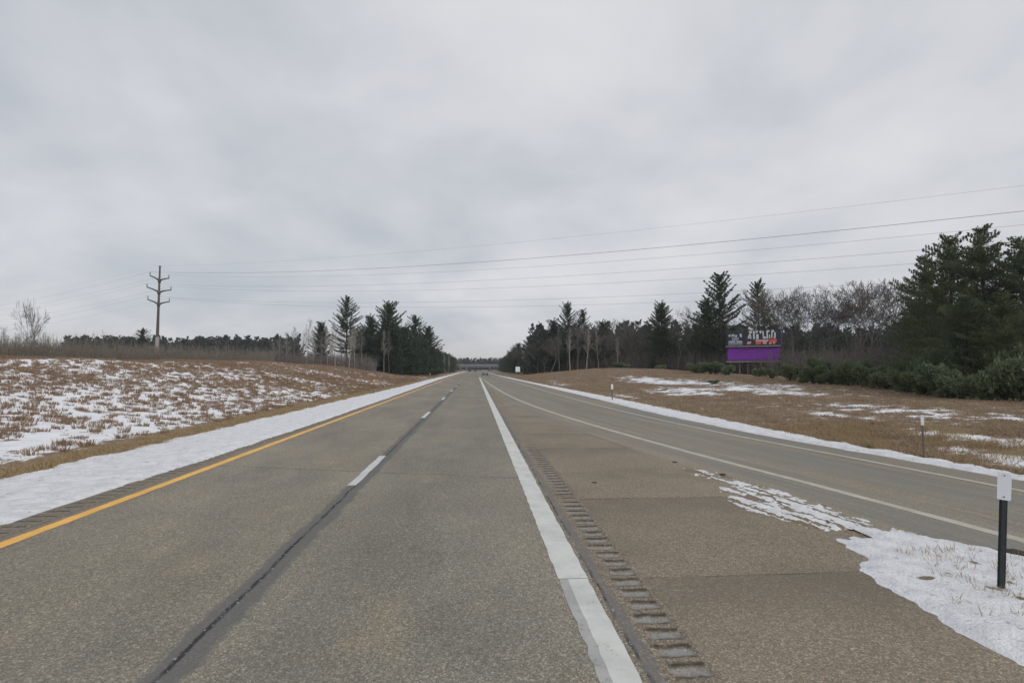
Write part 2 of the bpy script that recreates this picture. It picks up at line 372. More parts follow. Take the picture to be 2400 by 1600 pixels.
M = dict(
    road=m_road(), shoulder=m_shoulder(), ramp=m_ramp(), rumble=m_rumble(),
    white=m_paint('white_road_paint', (.66, .665, .63), .45), dashw=m_paint('white_lane_dash_paint', (.62, .63, .615), .3), cream=m_paint('aged_cream_road_paint', (.50, .47, .39), .6),
    yellow=m_paint('orange_yellow_road_paint', (.92, .50, .10), .2), oldwhite=m_paint('old_faded_road_paint', (.44, .44, .42), .9),
    snow=m_snow('roadside_snow', .35), snow2=m_snow('gore_snow', .25), ground=m_ground(),
    grassl=m_grass('rusty_brown_grass', (.245, .160, .105), (.165, .108, .075), (.38, .285, .195)),
    grasst=m_grass('straw_grass', (.34, .25, .14), (.24, .16, .085), (.46, .37, .23)),
    grassr=m_grass('dull_brown_grass', (.30, .21, .14), (.23, .155, .10), (.42, .34, .24)),
    pine=m_leaf('white_pine_needles', (.050, .082, .058), (.078, .112, .075), (.12, .15, .09), .5),
    pinen=m_leaf('near_pine_needles', (.078, .118, .078), (.115, .150, .088), (.19, .20, .11), .55),
    spruce=m_leaf('dark_evergreen_needles', (.045, .074, .054), (.066, .098, .064), (.10, .125, .075), .4),
    bush=m_leaf('bushy_pine_needles', (.11, .16, .095), (.165, .21, .12), (.26, .29, .175), .9),
    farw=m_leaf('far_wood_foliage', (.05, .064, .062), (.07, .084, .076), (.10, .11, .10), .08),
    trunk=m_bark('pine_bark', (.06, .05, .042), (.10, .085, .07)),
    bare=m_bark('bare_tree_bark', (.12, .112, .102), (.19, .18, .168)),
    dark=m_bark('dark_bare_bark', (.092, .083, .074), (.155, .142, .128)),
    aspen=m_bark('pale_aspen_bark', (.26, .235, .205), (.36, .33, .29)),
    thicket=m_bark('thicket_twigs', (.15, .13, .11), (.23, .205, .175)),
    under=m_bark('underbrush_twigs', (.12, .105, .095), (.19, .17, .155)),
)
# ------------------------------------------------------------------ road lines and edges as x(y)
def F(pts):
    p = sorted(pts); a = np.array([q[0] for q in p], float); b = np.array([q[1] for q in p], float)
    # light smoothing through a monotone-ish cubic (Catmull-Rom)
    m = np.gradient(b, a)
    def f(y):
        y = np.asarray(y, float); yc = np.clip(y, a[0], a[-1]); i = np.clip(np.searchsorted(a, yc) - 1, 0, len(a) - 2)
        h = a[i + 1] - a[i]; t = (yc - a[i]) / h
        v = (2 * t**3 - 3 * t**2 + 1) * b[i] + (t**3 - 2 * t**2 + t) * h * m[i] + (-2 * t**3 + 3 * t**2) * b[i + 1] + (t**3 - t**2) * h * m[i + 1]
        return v
    return f
rampL = F([(-60, 24), (-30, 14.6), (-10, 10.6), (0, 9.15), (4, 8.6), (7.15, 8.12), (10.4, 7.52), (14.5, 6.68), (17.7, 6.12), (22.5, 5.36), (32.2, 4.2), (42, 3.48), (55, 2.96), (71.5, 2.55), (106, 1.98), (142, 1.45)])
rampR = F([(-60, 29), (-30, 18.6), (-10, 14.6), (0, 12.95), (5, 12.15), (10, 11.4), (13.5, 10.84), (16.1, 10.38), (18.5, 9.95), (23.7, 9.3), (35.3, 8.5), (49, 8.05), (66, 7.75), (96, 7.3), (140, 6.3), (200, 5.4), (300, 5.2), (700, 5.2)])
snowRi = F([(-60, 31.2), (-30, 20.4), (-10, 16), (0, 14.2), (6, 13.2), (11, 12.42), (13.1, 12.07), (14.7, 11.78), (17.3, 11.24), (20.3, 10.86), (25.7, 10.4), (43, 10.15), (60, 9.9), (92, 9.5), (130, 8.7), (186, 8.0), (300, 7.8), (700, 7.8)])
snowRo = F([(-60, 33), (-30, 22), (-10, 17.2), (0, 15.1), (6, 14.0), (11.5, 13.17), (13.9, 12.78), (15.8, 12.6), (19, 12.35), (23, 12.3), (31, 12.1), (50, 11.9), (70, 11.1), (100, 10.3), (140, 9.5), (200, 8.7), (300, 8.5), (700, 8.5)])
snowLi = lambda y: np.interp(y, [-60, 9, 17, 26, 45, 115, 300, 700], [-7.68, -7.68, -7.5, -7.4, -7.5, -8.2, -8.4, -8.4])
snowLo = lambda y: np.interp(y, [-60, 9, 20, 45, 80, 120, 300, 700], [-11, -10.9, -10.75, -10.6, -10.3, -10.6, -10, -9.6])
# ------------------------------------------------------------------ terrain
def height(X, Y):
    X = np.asarray(X, float); Y = np.asarray(Y, float)
    # left: verge, shallow ditch, then a bank up to the old field
    u = -X - 12.9
    amp = np.interp(Y, [-50, 40, 85, 120, 150, 185, 230], [3.1, 3.1, 3.35, 2.95, 2.3, 1.1, .2])
    w = np.interp(Y, [0, 80, 200], [23, 22, 26])
    zl = amp * sstep(0, 1, u / w) + np.where(u > 0, np.minimum(u, 6) * .02, 0) + np.clip(u - w, 0, 400) * .0
    zl = zl - .12 * np.exp(-((u + .4) / 1.3) ** 2)
    # right: gently rising grass with a mound in front of the wood
    v = X - snowRo(Y)
    base = np.interp(Y, [-20, 28, 54, 90, 160, 260], [.25, .32, .45, .5, .45, .2])
    zr = base * sstep(0, 20, v) + 2.05 * np.exp(-((X - 35) / 15) ** 2 / 2 - ((Y - 121) / 29) ** 2 / 2) * sstep(0, 6, v) - .06 * np.exp(-((v - 1) / 1.0) ** 2)
    z = np.where(X < -10.7, zl, np.where(v > 0, zr, 0))
    # highway embankments of the overpass
    z = z + 5.6 * np.exp(-((Y - 432) / 9.0) ** 2) * (sstep(17, 30, X) + sstep(20, 34, -X))
    # gentle rise of the land far away
    R = np.hypot(X, Y); z = z + sstep(700, 2500, R) * 6
    # bed under the pavement
    inside = (X > -9.4) & (X < snowRi(Y) + .4)
    return np.where(inside, -.028, z)
def hz(x, y): return float(height(np.array([x]), np.array([y]))[0])

def axis(pieces):
    out = [pieces[0][0]]
    for a, b, st in pieces: 
        n = max(1, int(round((b - a) / st))); out += list(np.linspace(a, b, n + 1)[1:])
    return np.array(out)
ax = axis([(-3000, -1000, 400), (-1000, -300, 70), (-300, -100, 12), (-100, -60, 2.5), (-60, -42, .6), (-42, -24, .26), (-24, -10.8, .17), (-10.8, -9.4, .2), (-9.4, 10, 1.6), (10, 24, .17), (24, 46, .34), (46, 90, 1.2), (90, 300, 10), (300, 1000, 70), (1000, 3000, 400)])
ay = axis([(-800, -60, 120), (-60, 2, 4), (2, 6, .5), (6, 34, .2), (34, 60, .38), (60, 110, .8), (110, 200, 2), (200, 420, 10), (420, 446, 2.5), (446, 700, 14), (700, 1500, 80), (1500, 3500, 300)])
GX, GY = np.meshgrid(ax, ay)
def snowmask(X, Y):
    """0..1, above .5 reads as snow"""
    u = -X - 12.9
    n = fbm(X / .34, Y / .40, 11, 3, .6); big = fbm(X / 7, Y / 9, 5, 3)
    dens = sstep(-.5, .9, u) * sstep(24, 19.5, u) * np.interp(Y, [0, 45, 70, 120, 150, 180], [.80, .80, .68, .62, .5, .1])
    L = n * .95 + big * .50 + dens * .75 - .715
    L = np.where(u < -.6, -.5, L)
    # right: few thin long patches
    v = X - snowRo(Y); n2 = fbm(X / .9, Y / .5, 31, 4); b2 = fbm(X / 9, Y / 5, 41, 2)
    pat = np.zeros_like(X)
    for cx, cy, sx, sy, a in RP: pat = np.maximum(pat, a * np.exp(-((X - cx) / sx) ** 2 - ((Y - cy) / sy) ** 2))
    R = n2 * .80 + b2 * .25 + pat * .36 - .275
    R = np.where(v < .6, -.5, R); R = np.where(X > 70, -.5, R)
    s = np.where(X < 0, L, R); return np.clip(s, -.5, 1.2)
RP = []
for px, py, wpx, hpx, a, z0 in ((2330, 1030, 120, 30, 1.15, .1), (2170, 1012, 70, 16, .9, .1), (2390, 1075, 60, 25, 1.2, .05), (2060, 952, 110, 12, .95, .3), (2200, 975, 120, 10, .6, .2),
                               (1940, 968, 60, 14, .55, .2), (1800, 912, 110, 9, 1.1, .6), (1610, 902, 80, 7, 1.15, .9), (1700, 900, 120, 12, .9, .7), (1540, 884, 60, 7, 1.0, 1.3), (1900, 925, 50, 6, .8, .4),
                               (1310, 893, 20, 5, .7, .5), (1760, 985, 60, 5, .55, .1), (1460, 920, 20, 5, .7, .3), (2060, 1035, 60, 12, .6, .1), (1650, 975, 40, 4, .4, .1), (2350, 975, 60, 10, .55, .2)):
    cx, cy = gnd(px, py, z0); x1, y1 = gnd(px + wpx, py, z0); x2, y2 = gnd(px, py + hpx, z0)
    RP.append((cx, cy, max(.6, math.hypot(x1 - cx, y1 - cy)), max(.6, math.hypot(x2 - cx, y2 - cy)), a))
S = snowmask(GX, GY)
Z = height(GX, GY); u_ = -GX - 12.9
rough = (fbm(GX / .9, GY / .9, 3, 3) - .5) * .16 * (((GX < -12.9) | (GX > snowRo(GY) + .8)) & (np.abs(GX) < 100)) + (fbm(GX / 9, GY / 9, 8, 2) - .5) * .5 * (((u_ > 4) | (GX > snowRo(GY) + 8)) & (np.abs(GX) < 200))
Z = Z + rough + .05 * np.clip(S, 0, 1) * (np.abs(GX) < 60)
tan = sstep(1.5, .5, np.abs(u_ + 1.3)) * .95 + sstep(2.6, .2, np.abs(GX - snowRo(GY) - .6)) * .5
tan = np.maximum(tan, .35 * sstep(.5, .8, fbm(GX / 5, GY / 5, 77, 2)) * (GX > 0))
nx, ny = len(ax), len(ay); idx = np.arange(nx * ny).reshape(ny, nx)
FQ = np.stack([idx[:-1, :-1], idx[:-1, 1:], idx[1:, 1:], idx[1:, :-1]], -1).reshape(-1, 4)
obj('ground', mesh_np('ground', np.stack([GX, GY, Z], -1).reshape(-1, 3), FQ, M['ground'], True, dict(snow=S.ravel(), tan=tan.ravel())), kind='structure')
def surf(x, y):
    x = np.asarray(x, float); y = np.asarray(y, float)
    r = (fbm(x / .9, y / .9, 3, 3) - .5) * .16 * (((x < -12.9) | (x > snowRo(y) + .8)) & (np.abs(x) < 100)) + (fbm(x / 9, y / 9, 8, 2) - .5) * .5 * (((-x - 12.9 > 4) | (x > snowRo(y) + 8)) & (np.abs(x) < 200))
    return height(x, y) + r

# ------------------------------------------------------------------ pavements
def strip(name, ys, xl, xr, z=0.0, mat=None, n=1, parent=None, lat0=None, skirt=.0, kind='structure', noisez=0):
    ys = np.asarray(ys, float); a = xl(ys) if callable(xl) else np.full_like(ys, xl); b = xr(ys) if callable(xr) else np.full_like(ys, xr)
    t = np.linspace(0, 1, n + 1); X = a[:, None] * (1 - t) + b[:, None] * t; Y = np.repeat(ys[:, None], n + 1, 1); Zz = np.full_like(X, z)
    if skirt:
        X = np.concatenate([a[:, None], X, b[:, None]], 1); Y = np.repeat(ys[:, None], n + 3, 1); Zz = np.pad(Zz, ((0, 0), (1, 1)), constant_values=z - skirt)
        X = np.pad(X, ((1, 1), (0, 0)), mode='edge'); Y = np.pad(Y, ((1, 1), (0, 0)), mode='edge'); Zz = np.pad(Zz, ((1, 1), (0, 0)), constant_values=z - skirt)
    r, c = X.shape; i = np.arange(r * c).reshape(r, c)
    q = np.stack([i[:-1, :-1], i[:-1, 1:], i[1:, 1:], i[1:, :-1]], -1).reshape(-1, 4)
    at_ = {}
    at_['joint'] = (ys[-1] - Y).ravel()
    if lat0 is not None: at_['lat'] = (X - lat0(Y)).ravel()
    o = obj(name, mesh_np(name, np.stack([X, Y, Zz], -1).reshape(-1, 3), q, mat, False, at_), parent)
    if parent is None: o['kind'] = kind
    return o
YS = axis([(-60, 0, 4), (0, 60, .8), (60, 160, 4), (160, 640, 20)])
road = strip('road', YS, -9.2, 1.38, 0, M['road'], 4, skirt=.07)
gore_l = lambda y: np.interp(y, [-60, -10, 0, 4, 6, 6.6, 7.5, 12.6, 13.4, 14, 160], [4.5, 4.9, 5.05, 5.0, 5.15, 5.5, 5.9, 5.75, 5.6, 99, 99])
rampEdge = lambda y: rampL(y) - np.interp(y, [-10, 10, 14, 60, 140], [1.7, 1.65, 1.45, .9, .12])
slabR = lambda y: np.minimum(gore_l(y), rampEdge(y) - .012)
ramp = strip('exit_ramp', axis([(-60, 0, 3), (0, 60, .8), (60, 142, 4)]), rampEdge, lambda y: snowRi(y) + .5, -.001, M['ramp'], 12, lat0=rampL, skirt=.07)
strip('auxiliary_lane', axis([(142, 640, 20)]), 1.38, lambda y: snowRi(y) + .5, -.001, M['ramp'], 12, lat0=lambda y: np.full_like(y, 1.45), skirt=.07)
# gore slabs with open joints between them
shoulder = obj('paved_shoulder', strip('paved_shoulder', axis([(60, 112, 2)]), 2.04, lambda y: np.maximum(2.045, slabR(y)), 0, M['shoulder'], 2, kind='structure').data, kind='structure')
for o in list(bpy.data.objects):
    if o.name.startswith('paved_shoulder') and o is not shoulder: bpy.data.objects.remove(o)
shoulder.name = 'paved_shoulder'
jts = [-30, -22, -12.5, -6, .2, 6.27, 10.05, 16.4, 20.1, 27.5, 35, 43, 51.5, 60]
for a, b in zip(jts[:-1], jts[1:]):
    strip('slab', axis([(a + .006, b - .006, .5)]), 2.04, slabR, random.choice((-.004, 0, .003)) - .0, M['shoulder'], 3, shoulder, skirt=.06)

def rumble(name, x0, x1, ya, yb, gx0, gx1, z=0.0, fade=None, mat=None, slant=0, depth=.014, gaps=()):
    xs = np.unique(np.concatenate([np.linspace(x0, x1, 34)])); ys = np.arange(ya, yb, .02)
    X, Y = np.meshgrid(xs, ys); ph = ((Y + slant * X) / .3) % 1; k = np.floor((Y + slant * X) / .3)
    wob = vnoise(k * 3.3, k * 1.7, 4) * .12 + (fbm(X * 14, Y * 14, 6, 2) - .5) * .07
    e = sstep(gx0 + wob, gx0 + .12 + wob, X) * sstep(gx1 + .01, gx1 - .02 - wob * .15, X)
    ph = np.clip(ph + (fbm(X * 9, Y * 9, 16, 3) - .5) * .16, 0, 1); g = np.clip(1 - ((ph - .5) / .29) ** 2, 0, 1) * e
    far = fade(Y) if fade else 1.0
    g = g * far
    for (c, w) in gaps: g = g * (1 - sstep(w, w * .5, np.abs(Y - c)))
    dirt_shade = np.exp(-((ph - .80) / .09) ** 2) * e * far + .6 * np.exp(-((ph - .22) / .07) ** 2) * e * far  # rim mask for groove dirt and the shade painted in with it
    V = np.stack([X, Y, z - depth * g], -1).reshape(-1, 3); r, c = X.shape; i = np.arange(r * c).reshape(r, c)
    q = np.stack([i[:-1, :-1], i[:-1, 1:], i[1:, 1:], i[1:, :-1]], -1).reshape(-1, 4)
    return obj(name, mesh_np(name, V, q, mat, True, dict(groove=sstep(.25, .8, g).ravel(), dirt_shade=np.clip(dirt_shade * (.7 + vnoise(X * 25, Y * 25, 2)), 0, 1).ravel())), kind='structure')
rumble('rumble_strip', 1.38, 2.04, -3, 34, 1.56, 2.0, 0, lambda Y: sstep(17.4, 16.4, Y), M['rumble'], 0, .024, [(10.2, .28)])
strip('shoulder_strip', axis([(34, 142, 3)]), 1.38, lambda y: np.minimum(2.04, np.maximum(1.385, rampEdge(y) - .01)), 0, M['rumble'], 1)
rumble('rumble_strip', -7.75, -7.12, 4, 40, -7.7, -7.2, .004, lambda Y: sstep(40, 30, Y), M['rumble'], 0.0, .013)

# painted lines: thin sheets resting on the pavement, ragged edges
def line(name, ys, xc, w, mat, parent, z=.004, rag=.011):
    ys = np.asarray(ys, float); c = xc(ys) if callable(xc) else np.full_like(ys, xc)
    ea = (vnoise(ys * 9, ys * 0 + 3, 1) - .5) * rag * 2; eb = (vnoise(ys * 9, ys * 0 + 8, 2) - .5) * rag * 2
    V = np.stack([np.stack([c - w / 2 + ea, ys, np.full_like(ys, z)], -1), np.stack([c + w / 2 + eb, ys, np.full_like(ys, z)], -1)], 1).reshape(-1, 3)
    i = np.arange(len(ys) - 1) * 2; q = np.stack([i, i + 1, i + 3, i + 2], -1)
    return obj(name, mesh_np(name, V, q, mat), parent)
LY = axis([(-60, 0, 2), (0, 25, .15), (25, 70, .8), (70, 200, 5), (200, 640, 20)])
line('yellow_edge_line', LY, -6.83, .22, M['yellow'], road)
line('white_edge_line', LY[LY <= 6.34], 1.25, .24, M['white'], road, .0036)
line('white_edge_line', axis([(6.3, 25, .15), (25, 70, .8), (70, 142, 5)]), 1.195, .36, M['white'], road)
line('faded_edge_line', LY[LY <= 6.32], 1.085, .12, M['oldwhite'], road, .003, .022)
for k in range(-2, 32):
    y0 = 11.55 + 15.24 * k
    line('lane_dash', axis([(y0, y0 + 3.81, .3)]), -2.68, .19, M['dashw'], road, .005)
line('ramp_edge_line', axis([(-60, 0, 2), (0, 60, .3), (60, 142, 3)]), rampL, .23, M['cream'], ramp, .004)
line('ramp_edge_line', axis([(-60, 0, 2), (0, 60, .3), (60, 142, 3)]), rampR, .17, M['cream'], ramp, .004)
for k in range(10):
    y0 = 146 + 12 * k; line('lane_dash', axis([(y0, y0 + 3.0, 1)]), 1.25, .15, M['dashw'], road, .005)
strip_o = line('ramp_edge_line', axis([(142, 400, 10)]), rampR, .17, M['cream'], ramp, .004)

# ------------------------------------------------------------------ snow lying on verge and gore
def snow_sheet(name, X, Y, mask, base, thick, mat, bare, rise=.12):
    lump = fbm(X / .35, Y / .35, 21, 4) - .5; big = fbm(X / 1.6, Y / 1.6, 22, 3) - .5
    Zs = base + np.clip(mask / rise, -.35, 1) * thick * (1 + lump * .9 + big * .9)
    r, c = X.shape; i = np.arange(r * c).reshape(r, c)
    q = np.stack([i[:-1, :-1], i[:-1, 1:], i[1:, 1:], i[1:, :-1]], -1).reshape(-1, 4)
    m = mask.ravel()[q].max(1) > -.02; q = q[m]
    used = np.unique(q); mp = -np.ones(r * c, int); mp[used] = np.arange(len(used))
    V = np.stack([X, Y, Zs], -1).reshape(-1, 3)[used]
    return obj(name, mesh_np(name, V, mp[q], mat, True, dict(bare=bare.ravel()[used])))
def side_snow(name, fi, fo, sgn, label):
    ys = axis([(-40, 4, 1.5), (4, 20, .07), (20, 50, .2), (50, 120, .8), (120, 240, 4), (240, 600, 20)]); t = np.linspace(-.12, 1.12, 64)
    a = fi(ys)[:, None]; b = fo(ys)[:, None]; X = a * (1 - t) + b * t; Y = np.repeat(ys[:, None], len(t), 1)
    W_ = np.abs(b - a); d = np.minimum(t, 1 - t) * W_
    inner = t[None, :] * W_; outer = (1 - t)[None, :] * W_
    d = np.minimum(inner + (fbm(X / .6, Y / .9, 51, 4) - .5) * .22, outer + (fbm(X / .45, Y / .6, 52, 4) - .5) * 1.0 )
    base = np.maximum(0, height(X, Y)) + .0
    bare = np.clip(1 - outer * 1.2, 0, 1) * .45 + .0 * X
    o = snow_sheet(name, X, Y, d, base, .055, M['snow'], bare, .25)
    o['kind'] = 'stuff'; o['label'] = label
side_snow('verge_snow', snowLi, snowLo, -1, 'band of ploughed snow along the left shoulder beside the yellow line')
side_snow('verge_snow', snowRi, snowRo, 1, 'thin band of snow along the far edge of the exit ramp')
# gore island
GP = np.array([(5.31, 12.75), (5.84, 12.32), (6.11, 10.96), (6.4, 9.63), (6.5, 8.0), (6.75, 7.5), (7.27, 6.99), (7.55, 6.4), (7.9, 4), (8.6, 0), (9.6, -6), (10.6, -10),
               (5.0, -10), (4.85, -4), (4.85, 1.5), (4.74, 4.24), (4.73, 4.92), (4.81, 5.38), (4.83, 5.98), (4.94, 6.44), (5.3, 6.64), (5.32, 7.08), (5.47, 7.41),
               (6.1, 7.45), (5.9, 7.76), (5.42, 8.04), (5.27, 8.7), (5.03, 9.15), (5.07, 9.96), (5.29, 10.94)])
def sdf(X, Y, P):
    d = np.full(X.shape, 1e9); ins = np.zeros(X.shape, bool)
    for i in range(len(P)):
        x0, y0 = P[i]; x1, y1 = P[(i + 1) % len(P)]; ex, ey = x1 - x0, y1 - y0
        t = np.clip(((X - x0) * ex + (Y - y0) * ey) / (ex * ex + ey * ey), 0, 1)
        d = np.minimum(d, np.hypot(X - x0 - t * ex, Y - y0 - t * ey))
        ins ^= ((y0 > Y) != (y1 > Y)) & (X < (x1 - x0) * (Y - y0) / (y1 - y0 + 1e-12) + x0)
    return np.where(ins, d, -d)
gx = np.arange(4.4, 11, .045); gy = np.concatenate([np.arange(-10, 2, .3), np.arange(2, 13.4, .045)])
X, Y = np.meshgrid(gx, gy); d = sdf(X, Y, GP)
ang = math.atan2(-4.7, 1.2); xr = (X * math.cos(ang) + Y * math.sin(ang)); yr = (-X * math.sin(ang) + Y * math.cos(ang))
streak = fbm(xr / 1.1, yr / .13, 61, 4) - .5; fine = fbm(X / .16, Y / .16, 62, 3) - .5
up = sstep(7.3, 8.2, Y)
mask = np.clip(d, -1, .35) + (fine * .16) + up * (streak * 1.9 + fine * 1.3 + .00 - .04 * sstep(9, 12, Y)) 
mask = np.where(d < -.12, -1, mask)
bare = sstep(.55, .0, np.hypot((X - 5.42) / .42, (Y - 5.93) / .23)) * .9
for cx, cy, r in ((5.95, 5.6, .13), (6.25, 5.75, .16), (6.0, 5.35, .12), (6.5, 5.5, .2), (5.8, 6.05, .1), (6.5, 6.35, .12), (5.75, 4.6, .1), (6.35, 4.9, .15)): bare = np.maximum(bare, .62 * np.exp(-((X - cx) ** 2 + (Y - cy) ** 2) / r ** 2))
bare = np.maximum(bare, up * .85 * sstep(.52, .62, fbm(xr / .55, yr / .10, 65, 4)))
bare = np.maximum(bare, up * .3 * sstep(.15, 0, d)); bare = np.maximum(bare, .7 * sstep(-.1, .02, mask) * sstep(.07, .02, mask) * up)
o = snow_sheet('gore_snow', X, Y, mask, 0.0, .035 * (1 - .72 * up), M['snow2'], bare, .16); o['kind'] = 'stuff'; o['label'] = 'wedge of patchy snow on the gore between the highway and the exit ramp'

# ------------------------------------------------------------------ grasses
def tufts(name, P, zs, nb, h, spread, w, mat, label, lean=.35, hv=.5):
    n = len(P); B = np.repeat(np.column_stack([P, zs]), nb, 0); m = len(B)
    hh = np.repeat(h if hasattr(h, '__len__') else np.full(n, h), nb) * (1 - hv + hv * 2 * rng.random(m) * .8)
    a = rng.random(m) * 2 * math.pi; rr = np.sqrt(rng.random(m)) * spread
    B[:, 0] += np.cos(a) * rr; B[:, 1] += np.sin(a) * rr; B[:, 2] -= .02
    la = a + rng.normal(0, .8, m); ll = hh * lean * (.3 + rng.random(m) * 1.2)
    T = B + np.column_stack([np.cos(la) * ll, np.sin(la) * ll, hh])
    ba = rng.random(m) * math.pi; ww = w * (.6 + rng.random(m) * .8)
    D = np.column_stack([np.cos(ba) * ww, np.sin(ba) * ww, np.zeros(m)])
    V = np.stack([B - D / 2, B + D / 2, T], 1).reshape(-1, 3)
    o = obj(name, mesh_np(name, V, np.arange(m * 3).reshape(-1, 3), mat)); o['kind'] = 'stuff'; o['label'] = label; return o
def pick(x0, x1, y0, y1, n, yp=1.0):
    x = x0 + (x1 - x0) * rng.random(n); y = y0 + (y1 - y0) * rng.random(n) ** yp; return x, y
# tussocks on the left bank
x, y = pick(-46, -13.3, 5, 175, 90000, 1.7); s = snowmask(x, y); keep = (s < .46) & (fbm(x / .5, y / .5, 91, 2) > .40)
keep &= (x > -46) ; x, y, s = x[keep], y[keep], s[keep]
big = fbm(x / 2.5, y / 2.5, 92, 2)
tufts('brown_tussocks', np.column_stack([x, y]), surf(x, y), 7, .14 + .20 * big, .17, .045, M['grassl'], 'rusty brown grass tussocks poking through the snow on the left bank', .5)
# separate rounded tussocks standing in the snow
gx_, gy_ = np.meshgrid(np.arange(-36.5, -13.0, .46), np.arange(6, 120, .48)); x = (gx_ + rng.uniform(-.38, .38, gx_.shape)).ravel(); y = (gy_ + rng.uniform(-.38, .38, gx_.shape)).ravel()
pr = np.clip((fbm(x / 3.5, y / 3.5, 96, 3) - .34) * 3.0, .30, .95); keep = rng.random(len(x)) < pr; x, y = x[keep], y[keep]
tufts('round_tussocks', np.column_stack([x, y]), surf(x, y), 34, .13 + .16 * rng.random(len(x)), .19, .05, M['grassl'], 'separate rounded brown tussocks dotting the snow on the left bank', .42, .3)
x, y = pick(-13.8, -10.3, 5, 110, 16000, 1.6); m_ = rng.random(len(x)) < np.interp(-x, [10.3, 11.2, 12.1, 12.7, 13.8], [.12, .9, 1, .35, .08]); x, y = x[m_], y[m_]
tufts('verge_grass', np.column_stack([x, y]), surf(x, y), 6, .11, .12, .03, M['grasst'], 'straw coloured grass between the snow band and the left bank', .8)
# right field
x, y = pick(10.5, 50, 5, 150, 90000, 1.8); v = x - snowRo(y); s = snowmask(x, y); keep = (v > -.15) & (s < .5); x, y, s = x[keep], y[keep], s[keep]
tufts('brown_field_grass', np.column_stack([x, y]), surf(x, y), 6, .09 + .13 * fbm(x / 3, y / 3, 93, 2), .16, .04, M['grassr'], 'short matted brown grass on the field beyond the exit ramp', 1.1)
x, y = pick(12, 19, 8, 22, 3500, 1); v = x - snowRo(y); keep = (v > .1) & (fbm(x, y, 94, 2) > .45); x, y = x[keep], y[keep]
tufts('straw_clumps', np.column_stack([x, y]), surf(x, y), 9, .22, .14, .02, M['grasst'], 'taller straw clumps along the snow edge of the exit ramp', .6)
# sprouts in the gore snow
x, y = pick(5.0, 7.6, 3.0, 6.9, 240, 1); dd = sdf(x, y, GP); keep = (dd > .15) & ((x > 5.6) | (rng.random(len(x)) < .15)); x, y = x[keep], y[keep]
tufts('gore_grass', np.column_stack([x, y]), np.full(len(x), .04), 7, .10, .06, .008, M['grasst'], 'sparse dry grass blades sticking out of the gore snow', .6)
x, y = pick(4.9, 6.4, 7.6, 12.6, 500, 1); dd = sdf(x, y, GP); keep = (np.abs(dd) < .12); x, y = x[keep], y[keep]
tufts('gore_edge_grass', np.column_stack([x, y]), np.full(len(x), .0), 6, .045, .06, .012, M['grasst'], 'flattened straw along the ragged edge of the gore snow', 1.2)

# ------------------------------------------------------------------ trees
def segs_mesh(name, S_, mat, n=3):
    """S_: rows (x0,y0,z0,x1,y1,z1,r0,r1) -> thin tapered prisms"""
    A = np.array(S_, float); p0, p1, r0, r1 = A[:, :3], A[:, 3:6], A[:, 6], A[:, 7]
    d = p1 - p0; d /= np.linalg.norm(d, axis=1)[:, None] + 1e-9
    ref = np.where(np.abs(d[:, 2:3]) > .9, np.array([[1., 0, 0]]), np.array([[0, 0, 1.]]))
    u = np.cross(d, ref); u /= np.linalg.norm(u, axis=1)[:, None]; w = np.cross(d, u)
    V = []
    for k in range(n):
        a = 2 * math.pi * k / n; o = u * math.cos(a) + w * math.sin(a); V.append(p0 + o * r0[:, None])
    for k in range(n):
        a = 2 * math.pi * k / n; o = u * math.cos(a) + w * math.sin(a); V.append(p1 + o * r1[:, None])
    V = np.stack(V, 1).reshape(-1, 3); b = np.arange(len(A))[:, None] * 2 * n
    Fq = np.concatenate([b + np.array([[k, (k + 1) % n, n + (k + 1) % n, n + k]]) for k in range(n)], 0)
    return mesh_np(name, V, Fq, mat)
def blades_mesh(name, C, D, L_, Wd, mat):
    """needle sprays: long diamonds centred C along D"""
    C = np.array(C, float); D = np.array(D, float); D /= np.linalg.norm(D, axis=1)[:, None] + 1e-9; m = len(C)
    R = rng.normal(0, 1, (m, 3)); U = np.cross(D, R); U /= np.linalg.norm(U, axis=1)[:, None] + 1e-9
    L_ = np.asarray(L_)[:, None]; Wd = np.asarray(Wd)[:, None]
    V = np.stack([C - D * L_ * .5, C + U * Wd * .5 + D * L_ * .05, C + D * L_ * .5, C - U * Wd * .5 + D * L_ * .05], 1).reshape(-1, 3)
    return mesh_np(name, V, np.arange(m * 4).reshape(-1, 4), mat)
